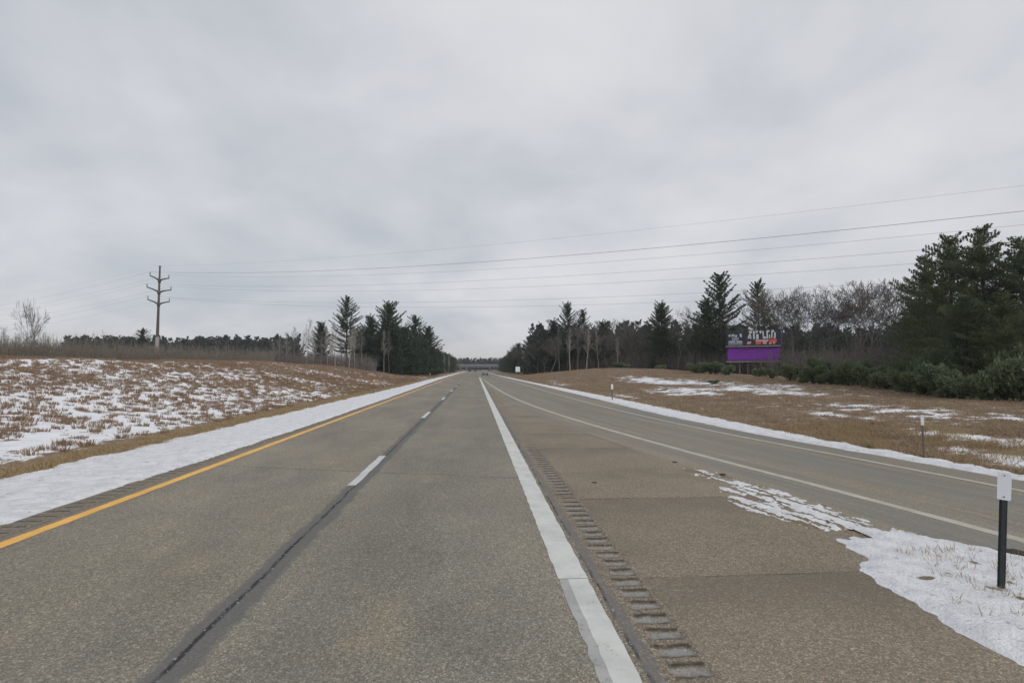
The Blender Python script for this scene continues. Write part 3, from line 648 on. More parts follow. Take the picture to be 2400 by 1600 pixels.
def conifer(name, H, R, r, dens=1.0, blade=.42, base=.12, up=(.15, .95), whorl=.62, per=6, taper=1.0, gap=.0, mat='pine', top=.15, plume=.34, lump=.2, bpt=8, bw=.32, rnd=0, vth=.26):
    """whorled conifer; up = branch rise at bottom / top; returns trunk and crown meshes"""
    seg = []; C = []; D = []; LL = []
    nseg = 8
    for i in range(nseg):
        z0, z1 = H * i / nseg, H * (i + 1) / nseg; f0, f1 = 1 - i / nseg, 1 - (i + 1) / nseg
        seg.append((0, 0, z0, 0, 0, z1, .018 * H * f0 ** .8 + .02, .018 * H * f1 ** .8 + .015))
    trunk = MB().tube([(r.uniform(-.02, .02) * H * .3 * math.sin(i), 0, H * i / nseg - (.3 if i == 0 else 0)) for i in range(nseg + 1)], [max(.03, .016 * H * (1 - i / nseg) ** .8) for i in range(nseg + 1)], 7).mesh('trunk', M['trunk'], True)
    z = H * base; tw = []; ph = r.uniform(0, 6)
    while z < H * .985:
        f = (z / H - base) / (1 - base)
        env = ((1 - f) ** taper * .92 + .06)
        if rnd: env = max(.10, (1 - f ** 2.0) ** .75 * .95)
        if f < .12: env *= .65 + f * 3
        k = max(3, int(per * (1 if f < .85 else .7)))
        a0 = r.uniform(0, 6.28)
        for j in range(k):
            if r.random() < gap: continue
            a = a0 + 6.283 * j / k + r.uniform(-.35, .35); Lb = R * env * r.uniform(.68, 1.12) * (1 + lump * math.sin(a * 2 + z * .9 + ph) * math.sin(a * 3 - z * .55)) + .25
            rise = up[0] + (up[1] - up[0]) * f + r.uniform(-.12, .12); zz = z + r.uniform(-.2, .2)
            ca, sa = math.cos(a), math.sin(a); n = max(4, int(Lb / .36 * dens)); pp = None
            droop = .10 * (1 - f)
            for q in range(n + 1):
                t = q / n; rr = Lb * t; zc = zz + rise * rr + (t * t - t) * droop * Lb * 2 + .12 * t * t * Lb
                side = math.sin(t * 3 + a * 5) * .05 * Lb
                p = (ca * rr - sa * side, sa * rr + ca * side, zc)
                if pp: tw.append((*pp, *p, .028 * (1 - t) * Lb / 3 + .010, .022 * (1 - t) * Lb / 3 + .006))
                pp = p
                if t < .16 and f < .7: continue
                wd = plume * (1.15 - .75 * t) * (.6 + Lb / 5)      # spray half-width
                for b in range(int(bpt * dens)):
                    s_ = r.gauss(0, wd * .75); v_ = r.gauss(0, wd * vth) + .05
                    C.append((p[0] - sa * s_, p[1] + ca * s_, p[2] + v_ + abs(s_) * .12))
                    D.append((ca * .8 - sa * s_ * 1.6 + r.gauss(0, .3), sa * .8 + ca * s_ * 1.6 + r.gauss(0, .3), .35 + rise * .5 + r.gauss(0, .25))); LL.append(blade * r.uniform(.6, 1.25))
        z += whorl * r.uniform(.75, 1.25) * (1 - .35 * f)
    for b in range(int(26 * dens)):
        t = r.random(); C.append((r.gauss(0, .10 + .25 * (1 - t)), r.gauss(0, .10 + .25 * (1 - t)), H * (1 - top * (1 - t) * .35))); D.append((r.gauss(0, .4), r.gauss(0, .4), 1)); LL.append(blade * 1.0)
    LL = np.array(LL)
    return trunk, segs_mesh('limbs', tw, M['trunk']), blades_mesh('crown', C, D, LL, LL * bw, M[mat])
def put_conifer(parts, name, label, px, Zd, top, scale_r=1.0, Href=20., rz=None, group=None, cat='tree', src={}):
    x, y = at(px, Zd); z = float(surf(np.array([x]), np.array([y]))[0]) - .05
    h = EYE + (863 - top) / 1200 * Zd - z; s = h / Href
    key = id(parts)
    rz = random.uniform(0, 6.28) if rz is None else rz
    t = thing(name, label, cat, (x, y, z), rz, group); t.scale = (s * scale_r, s * scale_r, s)
    obj('trunk', parts[0], t); c = obj('crown', parts[2], t); obj('limbs', parts[1], t, kind='stuff')
    return t
R_ = random.Random(3)
PA = conifer('pa', 20, 5.6, R_, 1.0, .60, .24, (.15, 1.1), 1.15, 6, .75, .10, plume=.36, bpt=10)
PB = conifer('pb', 20, 4.8, R_, 1.0, .58, .30, (.2, 1.0), 1.05, 6, .75, .10, plume=.40, bpt=10)
PC = conifer('pc', 20, 6.2, R_, 1.0, .60, .10, (.05, .9), .85, 7, .68, .06, plume=.50, bpt=10, lump=.35)
PD = conifer('pd', 20, 7.2, R_, .8, .70, .02, (.0, .6), .85, 7, .62, .03, mat='spruce', plume=.80, bpt=12, lump=.4)
PE = conifer('pe', 20, 6.6, R_, .8, .70, .02, (-.05, .6), .90, 7, .52, .05, mat='spruce', plume=.80, bpt=12, lump=.45)
PN = conifer('pn', 14, 4.1, R_, 1.7, .26, .02, (-.05, .5), .80, 7, .55, .12, mat='pinen', plume=.42, bpt=12, lump=.45, bw=.40, rnd=1, vth=.50)
PM = conifer('pm', 14, 3.8, R_, 1.7, .26, .03, (-.05, .55), .86, 7, .50, .14, mat='pinen', plume=.42, bpt=12, lump=.5, bw=.40, rnd=1, vth=.50)

def bare_tree(H, r, kind='oak', mat='bare', lim=2600):
    seg = []; tr = []
    def grow(p, d, L, rad, depth, maxd):
        n = 3 if depth < 2 else 2; q = Vector(p); d = Vector(d).normalized(); rr = rad
        for i in range(n):
            d = (d + Vector((r.gauss(0, .13), r.gauss(0, .13), r.gauss(.05, .08)))).normalized()
            e = q + d * L / n; r2 = max(rr * (.82 if depth else .88), H * (.0018 if kind == 'oak' else .0019 if kind == 'vase' else .0010))
            (tr if depth == 0 else seg).append((*q, *e, rr, r2)); q = e; rr = r2
            if depth < maxd and i < n - 1 and depth > 0 and len(seg) < lim and r.random() < .8:
                sd = (d.cross(Vector((r.gauss(0, 1), r.gauss(0, 1), r.gauss(0, 1)))).normalized() * r.uniform(.6, 1.1) + d * .8); sd.z += .15
                grow(q, sd, L * r.uniform(.5, .75), rr * .55, depth + 1, maxd)
        if depth < maxd and len(seg) < lim:
            for k in range(3 if depth < 2 else 2 + (r.random() < .5)):
                a = r.uniform(0, 6.28); t1 = d.orthogonal().normalized(); t2 = d.cross(t1); sp = r.uniform(.32, .75) * (1.1 if kind == 'oak' else .75)
                sd = d + (t1 * math.cos(a) + t2 * math.sin(a)) * sp; sd.z += .08
                grow(q, sd, L * r.uniform(.62, .86), rr * r.uniform(.55, .78), depth + 1, maxd)
    if kind == 'oak':
        grow((0, 0, -.2), (0, 0, 1), H * .40, H * .017, 0, 6)
    elif kind == 'vase':
        tr.append((0, 0, -.2, 0, 0, H * .10, H * .018, H * .015))
        for k in range(4):
            a = k * 1.57 + r.uniform(-.4, .4); grow((0, 0, H * .09), (math.cos(a) * .30, math.sin(a) * .30, 1), H * .30, H * .010, 1, 5)
    else:   # aspen / birch: straight pole with fine ascending branches
        q = Vector((0, 0, -.2)); n = 14; lean = Vector((r.gauss(0, .03), r.gauss(0, .03), 0))
        for i in range(n):
            d = (Vector((0, 0, 1)) + lean + Vector((r.gauss(0, .04), r.gauss(0, .04), 0))).normalized(); e = q + d * (H * .97 / n)
            ra, rb = H * .0105 * (1 - i / n) ** .8 + .008, H * .0105 * (1 - (i + 1) / n) ** .8 + .007
            tr.append((*q, *e, ra, rb)); q = e
            if i > 4:
                for k in range(4):
                    a = r.uniform(0, 6.28); sd = Vector((math.cos(a) * .7, math.sin(a) * .7, 1)); grow(q - d * r.uniform(0, H / n), sd, H * .11 * (1.25 - i / n), .028 * H / 16, 3, 5)
    return (segs_mesh('trunk', tr, M[mat], 6), segs_mesh('crown', seg, M[mat], 3)), max(s[5] for s in seg + tr)
def make_bare(kind, mat, seed, lim=2600):
    parts, top = bare_tree(16, random.Random(seed), kind, mat, lim); return parts, top
OAK = [make_bare('oak', m, s, 1800) for m, s in (('dark', 5), ('dark', 6), ('bare', 8), ('dark', 12))]
VASE = [make_bare('vase', 'dark', s, 2200) for s in (21, 22)]
ASP = [make_bare('aspen', m, s, 2200) for m, s in (('aspen', 31), ('bare', 32), ('aspen', 33))]
def put_bare(proto, label, px, Zd, top, wide=1.0, group=None, rz=None, name='bare_tree'):
    (tm, cm), ht = proto; x, y = at(px, Zd); z = float(surf(np.array([x]), np.array([y]))[0]) - .03
    s = (EYE + (863 - top) / 1200 * Zd - z) / ht
    t = thing(name, label, 'tree', (x, y, z), random.uniform(0, 6.28) if rz is None else rz, group); t.scale = (s * wide, s * wide, s)
    obj('trunk', tm, t); obj('crown', cm, t); return t
# ---- left side
put_bare(VASE[0], 'lone bare vase-shaped tree rising from the far left end of the field', 72, 74, 697, .45, rz=.6)
put_bare(OAK[0], 'small leafless tree just right of the lone bare tree', 103, 78, 780, .9)
put_bare(ASP[1], 'bare grey tree cut by the left edge of the picture', 8, 88, 765, 1.3)
put_conifer(PB, 'pine_tree', 'small lone pine top beside the power pole', 333, 205, 773, 1.5, rz=1)
put_conifer(PA, 'pine_tree', 'tall open-branched white pine left of the dark grove', 812, 138, 702, 1.15, rz=.3)
put_conifer(PC, 'pine_tree', 'shorter pine behind pale trunks, left of the tall open pine', 752, 142, 757, 1.05)
put_conifer(PC, 'pine_tree', 'tallest dark pine of the grove left of the highway', 910, 152, 711, 1.1, rz=2)
put_conifer(PB, 'pine_tree', 'dark pine on the right shoulder of the left grove', 972, 165, 742, 1.35, rz=4)
put_conifer(PC, 'pine_tree', 'pine with ragged side branches at the right end of the left grove', 1002, 180, 768, 1.25, rz=1.2)
put_conifer(PC, 'pine_tree', 'narrow dark pine second from the left in the grove', 868, 150, 742, .95, rz=5)
for i, (px, Zd, top, w) in enumerate(((862, 140, 790, 1.3), (890, 142, 782, 1.3), (920, 146, 770, 1.4), (945, 152, 765, 1.3), (968, 160, 790, 1.3), (990, 172, 800, 1.2), (1012, 185, 815, 1.1), (930, 140, 812, 1.2), (955, 150, 800, 1.3), (905, 160, 760, 1.2), (845, 155, 770, 1.1), (985, 200, 782, 1.2))):
    put_conifer((PD, PE)[i % 2], 'evergreen_tree', 'dense low-branched evergreen within the dark grove left of the highway', px, Zd, top, w, group='dense evergreens in the left grove')
for i, (px, Zd, top, w) in enumerate(((1030, 235, 822, 1.3), (1040, 260, 826, 1.3), (1050, 290, 829, 1.3), (1022, 215, 818, 1.2), (1058, 330, 835, 1.4), (1062, 370, 838, 1.3))):
    put_conifer((PE, PD)[i % 2], 'evergreen_tree', 'small evergreen in the line trailing from the left grove to the overpass', px, Zd, top, w, group='evergreens between the left grove and the overpass')
for i, (px, Zd, top, w) in enumerate(((672, 128, 775, 1.0), (690, 134, 765, 1.0), (718, 130, 742, .9), (735, 126, 770, 1.0), (752, 124, 775, .9), (768, 124, 768, .9), (786, 122, 772, .9), (800, 124, 768, .9), (818, 122, 770, .9), (832, 126, 765, .9), (848, 124, 760, .8), (706, 140, 775, 1), (780, 134, 752, .9), (826, 133, 752, .9), (655, 140, 790, 1.1), (640, 150, 800, 1.1))):
    put_bare(ASP[i % 3], 'slender pale-stemmed bare tree in the cluster left of the dark grove', px, Zd, top, w * 1.15, 'slender bare trees left of the dark grove')
for i, (px, Zd, top) in enumerate(((900, 138, 772), (912, 138, 776), (1043, 215, 822), (1052, 225, 826))):
    put_bare(ASP[i % 3], ('pale thin bare trunk standing in front of the dark left grove', 'pale thin bare trunk right beside the highway past the left grove')[i > 1], px, Zd, top, .7, ('bare trunks before the dark grove', 'bare trunks past the left grove')[i > 1])
# ---- right side
put_conifer(PA, 'pine_tree', 'tallest white pine directly behind the billboard', 1690, 124, 648, 1.2, rz=2.2)
put_conifer(PC, 'pine_tree', 'lower dense pine filling in left of the billboard pine', 1660, 130, 700, .9, rz=2.2)
put_conifer(PB, 'pine_tree', 'narrower pine behind the right end of the billboard', 1780, 122, 662, .95, rz=.7)
put_conifer(PC, 'pine_tree', 'solitary pyramid pine midway along the right wood', 1551, 136, 712, 1.05, rz=3.4)
put_conifer(PA, 'pine_tree', 'spiky topped pine at the left part of the right wood', 1331, 168, 715, 1.0, rz=.4)
put_conifer(PB, 'pine_tree', 'blunt topped pine just right of the spiky pine', 1367, 170, 728, 1.0, rz=2)
put_conifer(PC, 'pine_tree', 'green bushy pine just left of the spiky pine', 1298, 176, 752, 1.1, rz=5)
put_conifer(PC, 'pine_tree', 'squat dark pine between blunt topped pine and pyramid pine', 1412, 160, 755, 1.1, rz=5)
put_conifer(PC, 'pine_tree', 'last pine of the right wood, nearest to the overpass', 1215, 235, 806, 1.2, rz=1)
for i, (px, Zd, top, w) in enumerate(((1195, 290, 826, 1.3), (1206, 260, 815, 1.3), (1250, 225, 795, 1.2), (1318, 205, 778, 1.2), (1345, 200, 775, 1.2), (1385, 195, 778, 1.1), (1440, 190, 790, 1.2), (1490, 185, 805, 1.2), (1530, 175, 800, 1.1), (1580, 165, 800, 1.2), (1625, 160, 785, 1.2),
      (1655, 150, 770, 1.3), (1720, 150, 765, 1.3), (1750, 145, 775, 1.2), (1810, 150, 795, 1.2), (1880, 150, 790, 1.2), (1970, 145, 788, 1.2), (2050, 135, 785, 1.3), (2110, 110, 775, 1.3), (2140, 95, 745, 1.3), (1184, 340, 835, 1.3), (1176, 390, 842, 1.3))):
    put_conifer((PD, PE)[i % 2], 'evergreen_tree', 'dark evergreen deep inside the wood right of the exit ramp', px, Zd, top, w, group='dark evergreens inside the right wood')
oakR = [q for k_, q in enumerate([(1815, 108, 684), (1838, 112, 690), (1862, 110, 672), (1893, 106, 678), (1920, 110, 672), (1948, 106, 680), (1975, 108, 668), (2005, 106, 662), (2035, 104, 660), (2062, 104, 662), (2090, 102, 664), (2115, 98, 672), (1880, 118, 690), (1960, 120, 684), (2045, 118, 676), (2130, 92, 690), (1905, 124, 700), (2020, 114, 680)]) if k_ not in (5, 9, 12, 17)]
for i, (px, Zd, top) in enumerate(oakR):
    put_bare(OAK[i % 4], 'tall leafless oak-like tree in the row between the billboard and the big near pines', px, Zd, top - 8, 1.15, 'leafless trees right of the billboard')
oakM = [(1415, 165, 770), (1378, 172, 768), (1345, 176, 775), (1462, 168, 765), (1508, 158, 775), (1540, 150, 770), (1302, 182, 765), (1490, 150, 785), (1565, 140, 760), (1430, 150, 782), (1585, 128, 722), (1608, 132, 716), (1625, 126, 742), (1480, 150, 748), (1498, 146, 752), (1455, 155, 744), (1435, 156, 750), (1395, 160, 758), (1520, 144, 765), (1472, 140, 770)]
for i, (px, Zd, top) in enumerate(oakM):
    put_bare(OAK[(i + 1) % 4], 'leafless tree in the mixed wood left of the billboard', px, Zd, top, 1.1, 'leafless trees left of the billboard')
for i, (px, Zd, top) in enumerate(((1336, 146, 765), (1354, 150, 770), (1374, 148, 755), (1448, 142, 790), (1310, 160, 770), (1403, 150, 770))):
    put_bare(ASP[i % 3], 'pale straight-stemmed bare tree at the edge of the right wood', px, Zd, top, 1.0, 'pale stems at the edge of the right wood')
for i, (px, Zd, top) in enumerate(((1242, 200, 790), (1256, 190, 778), (1268, 182, 772), (1282, 176, 768), (1232, 212, 800), (1222, 226, 812), (1290, 166, 785), (1262, 172, 795), (1245, 185, 805), (1275, 162, 800))):
    put_bare(OAK[i % 4], 'small dark leafless tree behind the white roadside sign', px, Zd, top, 1.1, 'small leafless trees behind the white sign')
# near pines on the right edge
put_conifer(PN, 'pine_tree', 'big dense pine at right, left one of the near group with stepped top', 2236, 50, 550, .92, 14, rz=1.0)
put_conifer(PM, 'pine_tree', 'tallest near pine, centre of the group at the right edge', 2312, 45, 533, .9, 14, rz=2.2)
put_conifer(PN, 'pine_tree', 'near pine cut by the right edge of the picture', 2405, 42, 552, .9, 14, rz=4.0)
put_conifer(PM, 'pine_tree', 'lower bushy pine forming the left flank of the near group', 2175, 58, 600, .85, 14, rz=3.0)
put_conifer(PN, 'pine_tree', 'short thick pine in front of the tallest near pine', 2268, 41, 690, 1.2, 14, rz=5.0)
put_conifer(PM, 'pine_tree', 'short thick pine in the lower right of the near group', 2355, 38, 690, 1.25, 14, rz=.5)
put_conifer(PM, 'pine_tree', 'pine just outside the right edge behind the near group', 2520, 42, 560, 1.1, 14, rz=.5)
put_conifer(PN, 'pine_tree', 'half hidden pine behind the left flank of the near group', 2150, 64, 700, 1.1, 14, rz=2.0)

# bushes along the field
def bush_mesh(r, n=2600, squash=.8):
    C = []; D = []
    lobes = [(r.uniform(-.75, .75), r.uniform(-.75, .75), r.uniform(.2, 1.0), r.uniform(.22, .45)) for _ in range(20)] + [(0, 0, .4, .6)]
    for i in range(n):
        lx, ly, lz, lr = r.choice(lobes); v = Vector((r.gauss(0, 1), r.gauss(0, 1), r.gauss(0, 1))).normalized(); k = r.random() ** .35
        p = Vector((lx, ly, lz)) + v * lr * k; p.z = max(.02, p.z * squash + .05)
        C.append(p); D.append((v.x + r.gauss(0, .6), v.y + r.gauss(0, .6), .4 + v.z * .6 + r.gauss(0, .4)))
    LL = np.array([r.uniform(.09, .19) for _ in C])
    st = MB(); 
    for k in range(5):
        a = k * 1.3; st.tube([(0, 0, -.05), (math.cos(a) * .25, math.sin(a) * .25, .4), (math.cos(a) * .5, math.sin(a) * .5, .75)], [.05, .03, .015], 5)
    return st.mesh('stems', M['trunk']), blades_mesh('foliage', C, D, LL, LL * .55, M['bush'])
BU = [bush_mesh(random.Random(s), n) for s, n in ((1, 3800), (2, 3800), (3, 3400))]
def put_bush(i, label, px, Zd, wpx, hpx, group=None):
    x, y = at(px, Zd); z = float(surf(np.array([x]), np.array([y]))[0]); w = wpx * Zd / 1200 / 2; h = hpx * Zd / 1200 * random.uniform(.70, 1.2)
    t = thing('evergreen_bush', label, 'bush', (x, y, z), random.uniform(0, 6.28), group); t.scale = (w / 1.1, w / 1.1, h / 1.05)
    obj('stems', BU[i % 3][0], t); obj('foliage', BU[i % 3][1], t)
BL = [(1455, 128, 42, 14, 'low dark bush on the crest of the mound'), (1545, 118, 30, 12, 'small dark bush right of the crest bush'), (1630, 92, 46, 34, 'bush at the left foot of the billboard, first of the row'), (1665, 90, 56, 36, 'bush below the left end of the billboard'), (1700, 88, 40, 34, 'bush under the purple panel, left of its middle post'),
      (1778, 84, 40, 28, 'bush under the purple panel, right of its middle post'), (1808, 76, 28, 28, 'small round bush right of the billboard posts'), (1850, 70, 44, 36, 'round bush standing alone between the billboard and the long hedge'), (1672, 62, 26, 13, 'tiny green bush alone out in the field snow')]
for i, (px, Zd, w, h, lb) in enumerate(BL): put_bush(i, lb, px, Zd, w, h)
for i, (px, Zd, w, h) in enumerate(((1905, 60, 66, 52), (1945, 58, 60, 50), (1985, 56, 60, 50), (2030, 52, 70, 52), (2075, 48, 70, 54), (2115, 45, 80, 60), (2160, 42, 90, 64), (2205, 39, 95, 70), (2250, 37, 100, 78), (2300, 35, 110, 84), (2350, 33.5, 110, 88), (2400, 32.5, 110, 92), (2460, 32, 110, 90), (1925, 68, 60, 56), (2010, 62, 70, 56), (2090, 54, 80, 66), (2180, 46, 90, 84), (2280, 41, 110, 96), (2380, 37, 120, 110))):
    put_bush(i, 'bushy green pine shrub in the long hedge at the foot of the near pines', px, Zd, w, h, 'shrubs of the long hedge below the near pines')

# thickets and brush
def thicket(name, label, n, fx, hh, mat, r, tw=5, rad=.012, leanv=.12, bl=.45):
    S_ = []
    for _ in range(n):
        x, y = fx(); z = float(surf(np.array([x]), np.array([y]))[0]) - .05; h = hh(x, y) * r.uniform(.55, 1.1)
        lx, ly = r.gauss(0, leanv), r.gauss(0, leanv); p0 = Vector((x, y, z)); p1 = Vector((x + lx * h, y + ly * h, z + h))
        S_.append((*p0, *p1, rad * 1.6, rad * .4))
        for k in range(tw):
            t = r.uniform(.15, .95); q = p0.lerp(p1, t); a = r.uniform(0, 6.28); l = h * bl * (1.1 - t) * r.uniform(.4, 1)
            S_.append((*q, q.x + math.cos(a) * l * .6, q.y + math.sin(a) * l * .6, q.z + l * .9, rad, rad * .4))
    o = obj(name, segs_mesh(name, S_, mat)); o['kind'] = 'stuff'; o['label'] = label
rt = random.Random(17)
def band(px0, px1, z0, z1):
    def f():
        px = rt.uniform(px0, px1); return at(px, rt.uniform(z0(px), z1(px)))
    return f
thicket('thicket', 'grey brown leafless thicket behind the snowy left field', 5200, band(-120, 640, lambda p: 66 + .06 * p, lambda p: 110 + .06 * p), lambda x, y: 3.2 + 1.8 * vnoise(x / 6, y / 6, 3), M['thicket'], rt, 6, .022)
thicket('thicket', 'thin brown brush under the slender trees left of the dark grove', 1500, band(600, 880, lambda p: 122, lambda p: 150), lambda x, y: 4.2, M['under'], rt, 6, .022)
thicket('underbrush', 'dark leafless underbrush filling the foot of the right wood', 4200, band(1225, 2150, lambda p: np.interp(p, [1225, 1480, 1800, 2150], [190, 138, 104, 70]), lambda p: np.interp(p, [1225, 1480, 1800, 2150], [225, 165, 130, 95])), lambda x, y: 5.2, M['under'], rt, 7, .028, .1)
thicket('saplings', 'tall thin saplings standing inside the right wood', 900, band(1235, 2140, lambda p: np.interp(p, [1225, 1480, 1800, 2150], [195, 145, 108, 80]), lambda p: np.interp(p, [1225, 1480, 1800, 2150], [225, 165, 130, 95])), lambda x, y: 7.5, M['dark'], rt, 9, .045, .05, .3)
# far woods
def far_wood(name, label, n, fx, h0, h1, r, wide=.28, per=70):
    C = []; D = []; LL = []; WW = []
    for _ in range(n):
        x, y = fx(); z = hz(x, y); h = r.uniform(h0, h1); rad = h * wide * r.uniform(.8, 1.2); pw = r.uniform(.5, 1.0)
        for k in range(per):
            t = r.random() ** .8; a = r.uniform(0, 6.28); q = rad * (1 - t) ** pw * math.sqrt(r.random()) + .2
            C.append((x + math.cos(a) * q, y + math.sin(a) * q, z + h * (.06 + .94 * t))); D.append((math.cos(a) * .8, math.sin(a) * .8, .8 + r.gauss(0, .4))); LL.append(h * r.uniform(.07, .15)); WW.append(LL[-1] * .55)
    o = obj(name, blades_mesh(name, C, D, LL, WW, M['farw'])); o['kind'] = 'stuff'; o['label'] = label
rf = random.Random(5)
def fw(px0, px1, z0, z1):
    def f(): return at(rf.uniform(px0, px1), rf.uniform(z0, z1))
    return f
far_wood('far_wood', 'dark far wood beyond the thicket left of the highway', 800, fw(150, 700, 265, 330), 14, 20, rf, .34)
far_wood('far_wood', 'far wood low on the horizon at the far left', 260, fw(-260, 260, 420, 520), 9, 14, rf)
far_wood('far_wood', 'hazy far wood closing the view behind the overpass', 620, fw(1000, 1300, 560, 700), 10, 15.5, rf)
far_wood('far_wood', 'deep wood behind the first rows right of the exit ramp', 520, fw(1240, 2150, 175, 235), 12, 19, rf, .32)
far_wood('far_wood', 'wood behind the near pines at the right edge', 200, fw(2130, 2800, 70, 110), 8, 13, rf)

# ------------------------------------------------------------------ power pole and its wires
STEEL = plain('weathered_steel', (.085, .075, .068), .7, 0, .3, 2); STEELL = plain('galvanised_steel', (.26, .255, .25), .6, 0, .15, 3)
PORC = plain('insulator_grey', (.22, .21, .21), .4)
WIRE = plain('aluminium_wire', (.20, .20, .205), .5)
def c2w(cx, cz): return Vector((cx * math.cos(YAW) + cz * math.sin(YAW), -cx * math.sin(YAW) + cz * math.cos(YAW), 0))
P1 = c2w(-90.2, 130); P2 = P1 + c2w(.87 * 300, -.5 * 300); P0 = P1 + c2w(-.95 * 250, .30 * 250)
ARM = c2w(.50, .87).normalized()
LV = [(25.0, 25.9, 2.2), (22.0, 22.9, 2.8), (18.9, 19.8, 2.5)]     # root height, tip height, length
def pole(P, label):
    zg = hz(P.x, P.y); t = thing('power_pole', label, 'power pole', (P.x, P.y, zg)); hh = 28.6 - zg
    obj('pole', MB().tube([(0, 0, -.5), (0, 0, 5.5), (0, 0, hh * .5), (0, 0, hh)], [.42, .38, .30, .19], 12).mesh('pole', STEEL, True), t)
    obj('base_section', MB().tube([(0, 0, -.3), (0, 0, 7.8)], [.50, .43], 12).mesh('base_section', STEELL, True), t)
    obj('cap', MB().tube([(0, 0, hh), (0, 0, hh + .12)], [.30, .30], 10).mesh('cap', STEEL), t)
    for s in (-1, 1):
        for (z0, z1, L) in LV:
            pts = [ARM * s * (L * u) + Vector((0, 0, z0 - zg - .5 + (z1 - z0 + .5) * (u ** .42))) for u in (0.0, .06, .16, .32, .6, 1.0)]
            a = obj('davit_arm', MB().tube(pts, [.34, .30, .24, .19, .16, .14], 8).mesh('davit_arm', STEEL, True), t)
            tip = pts[-1]; ins = MB()
            for k in range(5): ins.tube([tip + Vector((0, 0, .05 + k * .16)), tip + Vector((0, 0, .13 + k * .16))], [.17, .11], 8)
            obj('insulator', ins.tube([tip - Vector((0, 0, .05)), tip + Vector((0, 0, .95))], .07, 6).mesh('insulator', PORC), a)
    return t
pole(P1, 'tall steel transmission pole with six upswept arms standing behind the left field')
def sag(A, B, s, n=40):
    return [A.lerp(B, i / n) - Vector((0, 0, 4 * s * (i / n) * (1 - i / n))) for i in range(n + 1)]
wl = [('near side', -1), ('far side', 1)]
lvn = ['upper', 'middle', 'lower']
for sn, s in wl:
    for (z0, z1, L), ln in zip(LV, lvn):
        off = ARM * s * L + Vector((0, 0, z1 + .95))
        mb = MB(); mb.tube(sag(P0 + off, P1 + off, 9.0), .013, 4, False); mb.tube(sag(P1 + off, P2 + off - Vector((0, 0, 3.5)), 7.6 + (.4 if s > 0 else 0)), .014 + (.011 if ln == 'upper' and s < 0 else 0), 4, False)
        o = obj('power_line', mb.mesh('power_line', WIRE)); o['label'] = f'{ln} of the three {sn} power wires strung over the highway'; o['category'] = 'wire'; o['group'] = 'power wires across the highway'
off = Vector((0, 0, 28.7)); mb = MB(); mb.tube(sag(P0 + off, P1 + off, 7), .006, 4, False); mb.tube(sag(P1 + off, P2 + off - Vector((0, 0, 5)), 5.6), .009, 4, False)
o = obj('ground_wire', mb.mesh('ground_wire', WIRE)); o['label'] = 'thin topmost shield wire running from the tip of the steel pole'; o['category'] = 'wire'

# ------------------------------------------------------------------ billboard
WOODP = plain('weathered_post', (.17, .15, .13), .9, 0, .25, 5); RAIL = plain('grey_catwalk', (.36, .35, .33), .7, 0, .2, 4)
PURP = plain('purple_panel', (.17, .03, .31), .5, 0, .04, 1); DARKP = plain('dark_navy_print', (.028, .030, .042), .5, 0, .3, .6)
PALE = plain('pale_print', (.50, .52, .56), .6, 0, .2, 2); PALE2 = plain('bluish_print', (.22, .26, .34), .6, 0, .3, 2); REDP = plain('red_print', (.60, .10, .07), .6, 0, .35, 2); PINKP = plain('pink_print', (.50, .30, .30), .6, 0, .35, 2)
PURE = plain('purple_edge', (.16, .04, .40), .6)
bx, by = at(1765, 109); bz = float(surf(np.array([bx]), np.array([by]))[0])
bb = thing('billboard', 'double-deck roadside billboard, dark picture panel above a plain purple panel', 'billboard', (bx, by, bz), -math.atan2(bx, by) + .02)
u = 109 / 1200; Zp = lambda py: EYE + (863 - py) * u - bz
Xp = lambda px: (px - 1765) * u * .915
def panel(name, x0, x1, z0, z1, mat, y=-.1, th=.16, parent=bb):
    return obj(name, MB().box(x0, x1, y, y + th, z0, z1).mesh(name, mat), parent)
for k, px in enumerate((1712, 1733, 1752, 1771, 1797, 1820)):
    obj('post', MB().box(Xp(px) - .13, Xp(px) + .13, .12, .42, -.4, Zp(775)).mesh('post', WOODP, bevel=.02), bb)
up_ = panel('upper_panel', Xp(1703), Xp(1830), Zp(808.5), Zp(773), DARKP)
panel('lower_panel', Xp(1705), Xp(1826), Zp(843.5), Zp(813.5), PURP, -.1)
for nm, z in (('catwalk', 811), ('catwalk', 847)):
    cw = obj(nm, MB().box(Xp(1701), Xp(1828), -.75, .1, Zp(z) - .09, Zp(z) + .05).mesh(nm, RAIL), bb)
    for q in (1712, 1752, 1797): obj('bracket', MB().box(Xp(q) - .04, Xp(q) + .04, -.7, .1, Zp(z) - .30, Zp(z) - .093).mesh('bracket', WOODP), cw)
obj('redaction_sliver', MB().box(Xp(1830.3), Xp(1831.6), -.12, .0, Zp(807), Zp(775)).mesh('redaction_sliver', PURE), bb)  # sliver left over from the purple redaction, not a part of the billboard
def decal(name, rects, mat, y=-.106):
    m_ = MB()
    for (a, b, c, d_, sk) in rects:
        n = len(m_.v); m_.v += [(Xp(a), y, Zp(d_)), (Xp(b), y, Zp(d_)), (Xp(b + sk), y, Zp(c)), (Xp(a + sk), y, Zp(c))]; m_.f.append((n, n + 1, n + 2, n + 3))
    obj(name, m_.mesh(name, mat), up_)
decal('print', [(1708.5, 1712, 782.5, 788, 0), (1713.2, 1713.8, 781.5, 788, 0), (1715, 1718, 782, 788, .5), (1719.5, 1722.5, 782, 788, 0), (1723.6, 1728, 784, 789, 1), (1735.5, 1740, 781, 789, -1), (1708, 1724, 798.4, 801.2, 0), (1727, 1740, 798.4, 801.2, 0)], PALE)
decal('print', [(1715, 1731, 790, 797, 2), (1707.5, 1741, 802.6, 807, 0)], PALE2)
